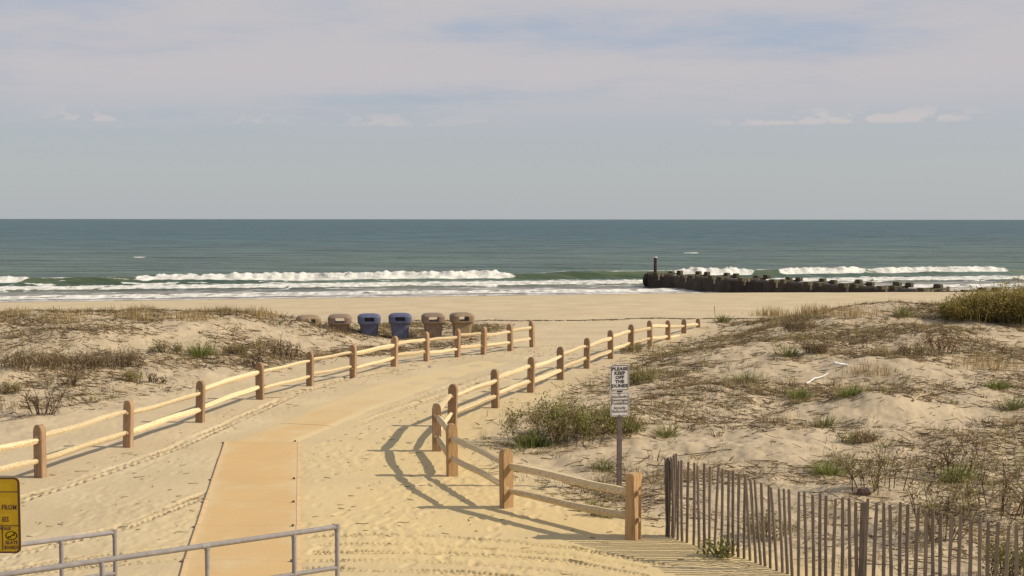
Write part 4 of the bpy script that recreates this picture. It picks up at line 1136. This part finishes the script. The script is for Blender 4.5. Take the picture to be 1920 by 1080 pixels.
for i, (px, py, wp, hp, kind, nm, lab) in enumerate(PLANTS):
    if kind == 'skip': continue
    g = G(px, py); d = g.y; w = wp * d / FOC; h = hp * d / FOC
    e = empty(nm, g); cat_ = {'grass_clump': 'grass', 'beach_grass': 'grass', 'low_shrub': 'shrub', 'dead_shrub': 'shrub', 'dune_shrub': 'shrub', 'hedge_shrub': 'shrub', 'leafy_plant': 'plant', 'twiggy_bush': 'bush'}[nm]
    tag(e, lab, cat_, 'dune plants')
    wd = 0.010 + 0.00035 * d
    if kind == 'tuft': green_tuft(e, w, h * 1.15, int(170 + 80 * w), GREEN, (0.165, 0.18, 0.05), wd)
    elif kind == 'tuft2': green_tuft(e, w, h * 1.1, int(130 + 60 * w), DGREEN, OLIVE, wd)
    elif kind == 'leafy': green_tuft(e, w, h, int(160 + 120 * w), GREEN, DGREEN, 0.03)
    elif kind == 'leafy2':
        shrub(e, w, h, 8, GREEN, OLIVE, i, 5, 0.06, depth=2)
    elif kind == 'olive': shrub(e, w, h, int(14 + 10 * w), OLIVE, BROWN, i, 6, 0.05, depth=2)
    elif kind == 'brownshrub':
        shrub(e, w * 1.2, h, int(26 + 16 * w), (0.25, 0.195, 0.10), (0.25, 0.175, 0.105), i, 5, 0.05, depth=2)
        tall_grass(e, w * 1.1, h * 0.75, int(80 * w), (0.30, 0.22, 0.12), (0.25, 0.19, 0.10), 0.014)
    elif kind == 'rust': shrub(e, w, h, int(24 + 10 * w), RUST, BROWN, i, 5, 0.05, depth=2, twig=RUST)
    elif kind == 'dead': shrub(e, w, h * 1.1, 14, TWIG, TWIG, i, 0, depth=3, spread=0.6, twig=(0.19, 0.13, 0.08), r0=0.004 + 0.00035 * d)
    elif kind == 'bigshrub': shrub(e, w * 1.5, h * 0.80, 80, (0.28, 0.28, 0.09), (0.26, 0.20, 0.095), i, 5, 0.06, depth=3)
    elif kind == 'yshrub': shrub(e, w, h * 0.9, 22, (0.19, 0.18, 0.05), OLIVE, i, 7, 0.055, depth=2)
    elif kind == 'hedge':
        shrub(e, w * 1.5, h * 1.2, 150, (0.31, 0.275, 0.08), (0.35, 0.26, 0.09), i, 9, 0.085, depth=2)
        tall_grass(e, w * 1.0, h * 1.1, 160, (0.33, 0.25, 0.09), (0.25, 0.22, 0.07), 0.02)
    elif kind == 'sprawl': shrub(e, w * 1.2, h * 1.1, 13, (0.30, 0.27, 0.09), (0.27, 0.21, 0.11), i, 3, 0.05, depth=3, spread=0.6, twig=(0.24, 0.175, 0.105), r0=0.012)
    elif kind == 'tan': tall_grass(e, w, h, int(150 + 60 * w), wide=0.008 + 0.0003 * d)
# one tall dry stalk in the spiky clump
g = G(1340, 604); sk = [o for o in COL.objects if o.get('label', '').startswith('spiky clump')][0]
st2 = vobj('stalk', [sticks(np.array([(0, 0, 0.0), (0.01, 0, 0.32)]), np.array([(0.01, 0, 0.32), (-0.02, 0, 0.72)]), np.array([.012, .010]), np.array([.010, .016]), jit(TWIG, 2, 0.1))], sk)
st2.location = Vector(g) - Vector(sk.location)

# uncountable dry stalks, straw and twigs on the two dunes
def scatter(n, side):
    y = RNG.uniform(13.2 if side > 0 else 19.0, 53.0, n * 5)
    if side > 0: x = xr(y) + RNG.random(n * 5) * (0.50 * y + 3 - xr(y))
    else: x = xl(y) - RNG.random(n * 5) * (0.50 * y + 3 + xl(y))
    wgt = (0.50 * y + 3 - xr(y) if side > 0 else 0.50 * y + 3 + xl(y)) / 32.0
    L, Rm = dune_masks(x, y)
    m = (Rm if side > 0 else ss(0.25, 1.0, L * ss(22, 36, y + 0.4 * (xl(y) - x))))
    cl_ = fbm(x / 3.2 + 7, y / 3.2, 3)
    dens = np.clip(0.42 + 0.95 * cl_, 0.06, 1.2) * m * wgt
    k = RNG.random(n * 5) < dens
    return x[k][:n], y[k][:n], cl_[k][:n]
for side, nm, n_cl, n_lit in ((-1, 'left', 4500, 18000), (1, 'right', 5000, 22000)):
    x, y, cl_ = scatter(n_cl, side)
    k = RNG.integers(3, 11, len(x)); X = np.repeat(x, k) + RNG.normal(0, 0.09, k.sum()); Y = np.repeat(y, k) + RNG.normal(0, 0.09, k.sum())
    n = len(X); Z = height(X, Y); hh = np.repeat(RNG.uniform(0.05, 0.24, len(x)) * (1 + 0.6 * ss(0.0, 0.6, cl_)), k)
    tone = np.repeat(RNG.random(len(x)), k)[:, None]
    C = np.where(tone < 0.35, jit(STRAW, n, 0.35), np.where(tone < 0.62, jit(BROWN, n, 0.35), np.where(tone < 0.86, jit(OLIVE, n, 0.3), jit(GREY, n, 0.3))))
    x3, y3, _ = scatter(150 if side < 0 else 420, side); kk = RNG.integers(10, 26, len(x3)); nn_ = kk.sum(); sz = np.repeat(RNG.uniform(0.10, 0.24, len(x3)), kk)
    a3 = RNG.uniform(0, 6.283, nn_); X3 = np.repeat(x3, kk) + np.cos(a3) * sz * RNG.random(nn_) * 0.9; Y3 = np.repeat(y3, kk) + np.sin(a3) * sz * RNG.random(nn_) * 0.9
    t3 = np.repeat(RNG.random(len(x3)), kk)[:, None]; C3 = np.where(t3 < 0.45, jit(OLIVE, nn_, 0.3), np.where(t3 < 0.7, jit(DGREEN, nn_, 0.3), jit((0.21, 0.15, 0.085), nn_, 0.3)))
    ros = blades(np.stack([X3, Y3, height(X3, Y3) - 0.015], 1), a3, sz * RNG.uniform(0.6, 1.3, nn_), RNG.uniform(0.1, 1.1, nn_), RNG.uniform(0.1, 0.8, nn_), 0.010 + 0.0004 * Y3, C3, 3)
    o = vobj('dry_grass', [ros, blades(np.stack([X, Y, Z - 0.02], 1), RNG.uniform(0, 6.28, n), hh * RNG.uniform(0.5, 1.2, n), RNG.uniform(0, 0.5, n), RNG.uniform(0, 0.7, n), 0.005 + 0.00022 * Y, C, 2)])
    tag(o, 'short dry grass stalks scattered over the %s dune' % nm, 'grass', kind='stuff')
    x, y, cl_ = scatter(n_lit, side)
    n = len(x); a = RNG.normal(0, 0.5, n) + np.where(RNG.random(n) < 0.5, 0, np.pi); L = RNG.uniform(0.05, 0.36, n) * RNG.uniform(0.5, 1.3, n) * np.where(RNG.random(n) < 0.06, 2.2, 1.0)
    z = height(x, y); x2 = x + np.cos(a) * L; y2 = y + np.sin(a) * L; z2 = height(x2, y2) + RNG.exponential(0.03, n)
    r = (0.0035 + 0.00016 * y) * RNG.uniform(0.6, 1.6, n)
    tone = RNG.random((n, 1))
    C = np.where(tone < 0.5, jit(TWIG, n, 0.35), np.where(tone < 0.85, jit(BROWN, n, 0.35), jit(TAN, n, 0.3)))
    o = vobj('dead_litter', [sticks(np.stack([x, y, z + 0.008], 1), np.stack([x2, y2, z2 + 0.008], 1), r, r * 0.6, C)])
    tag(o, 'fallen twigs and straw strewn over the %s dune' % nm, 'litter', kind='stuff')

# single things lying on the dune
def lying(name, lab, cat_, px0, py0, px1, py1, r, m):
    a, b = G(px0, py0, 0.04), G(px1, py1, 0.05); mid = (a + b) / 2; rgx = random.Random(px0)
    pts = [a.lerp(b, k / 5) + Vector((rgx.uniform(-.03, .03), rgx.uniform(-.03, .03), 0.03 * math.sin(k))) * (0 < k < 5) - mid for k in range(6)]
    o = link(name, mesh_parts(name, [tube(p, q, r * (1 - 0.1 * k), r * (0.9 - 0.1 * k), 7) for k, (p, q) in enumerate(zip(pts[:-1], pts[1:]))]), m)
    o.location = mid; tag(o, lab, cat_)
lying('driftwood_stick', 'bleached crooked stick lying above the bare sand mound', 'stick', 1712, 755, 1749, 737, 0.028, M['stick'])
lying('driftwood_stick', 'thin pale stick just below the white plastic scrap', 'stick', 1512, 722, 1552, 704, 0.022, M['litter_white'])
bm = bmesh.new(); add_box(bm, (0, 0, 0), (0.42, 0.16, 0.05), bevel=0.01); add_box(bm, (-0.12, -0.05, 0.03), (0.14, 0.12, 0.05), 0.4, 0.01)
o = link('plastic_scrap', bm_mesh('scrap', bm), M['litter_white'], loc=G(1575, 688, 0.08), rot=(0.1, 0.1, -0.15)); tag(o, 'white plastic scrap lying on the right dune', 'litter')
bm = bmesh.new(); bmesh.ops.create_icosphere(bm, subdivisions=3, radius=1.0)
for v in bm.verts:
    v.co = Vector((v.co.x * 0.125, v.co.y * 0.10, v.co.z * 0.075)) * (1 + 0.22 * float(pn(v.co.x * 2.3 + v.co.z, v.co.y * 2.1 + 5)))
add_box(bm, (-0.16, 0, -0.03), (0.20, 0.05, 0.035), 0.1, 0.01)
o = link('driftwood_lump', bm_mesh('lump', bm), M['stone'], loc=G(1620, 928, 0.05)); tag(o, 'dark brown driftwood lump on the sand behind the slat fence post', 'driftwood')

x = RNG.uniform(-6, 12, 420); y = 55.0 + 0.12 * x + RNG.normal(0, 0.12, 420) + 0.8 * pn(x / 4.0, x * 0 + 2.2)
a = RNG.normal(0, 0.5, 420); L = RNG.uniform(0.08, 0.35, 420)
z = height(x, y) + 0.01; x2, y2 = x + np.cos(a) * L, y + np.sin(a) * L * 0.5
o = vobj('wrack_line', [sticks(np.stack([x, y, z], 1), np.stack([x2, y2, height(x2, y2) + 0.015], 1), np.full(420, 0.016), np.full(420, 0.01), jit(TWIG, 420, 0.3))])
tag(o, 'thin dark line of dried weed left by the tide across the beach', 'seaweed', kind='stuff')

# scraps of straw, bark and shell trodden into the sand of the path
n = 900; y = RNG.uniform(13.5, 44, n); x = xl(y) + RNG.random(n) * (xr(y) - xl(y)); k = mat_mask(x, y) < 0.05; x, y = x[k], y[k]; n = len(x)
a = RNG.normal(0, 0.6, n); L = RNG.exponential(0.06, n) + 0.02; x2, y2 = x + np.cos(a) * L, y + np.sin(a) * L
o = vobj('straw_scraps', [sticks(np.stack([x, y, height(x, y) + 0.008], 1), np.stack([x2, y2, height(x2, y2) + 0.012], 1), np.full(n, 0.007), np.full(n, 0.004), np.where(RNG.random((n, 1)) < 0.6, jit(TWIG, n, 0.35), jit(TAN, n, 0.3)))])
tag(o, 'small scraps of straw and bark strewn over the path sand', 'litter', kind='stuff')
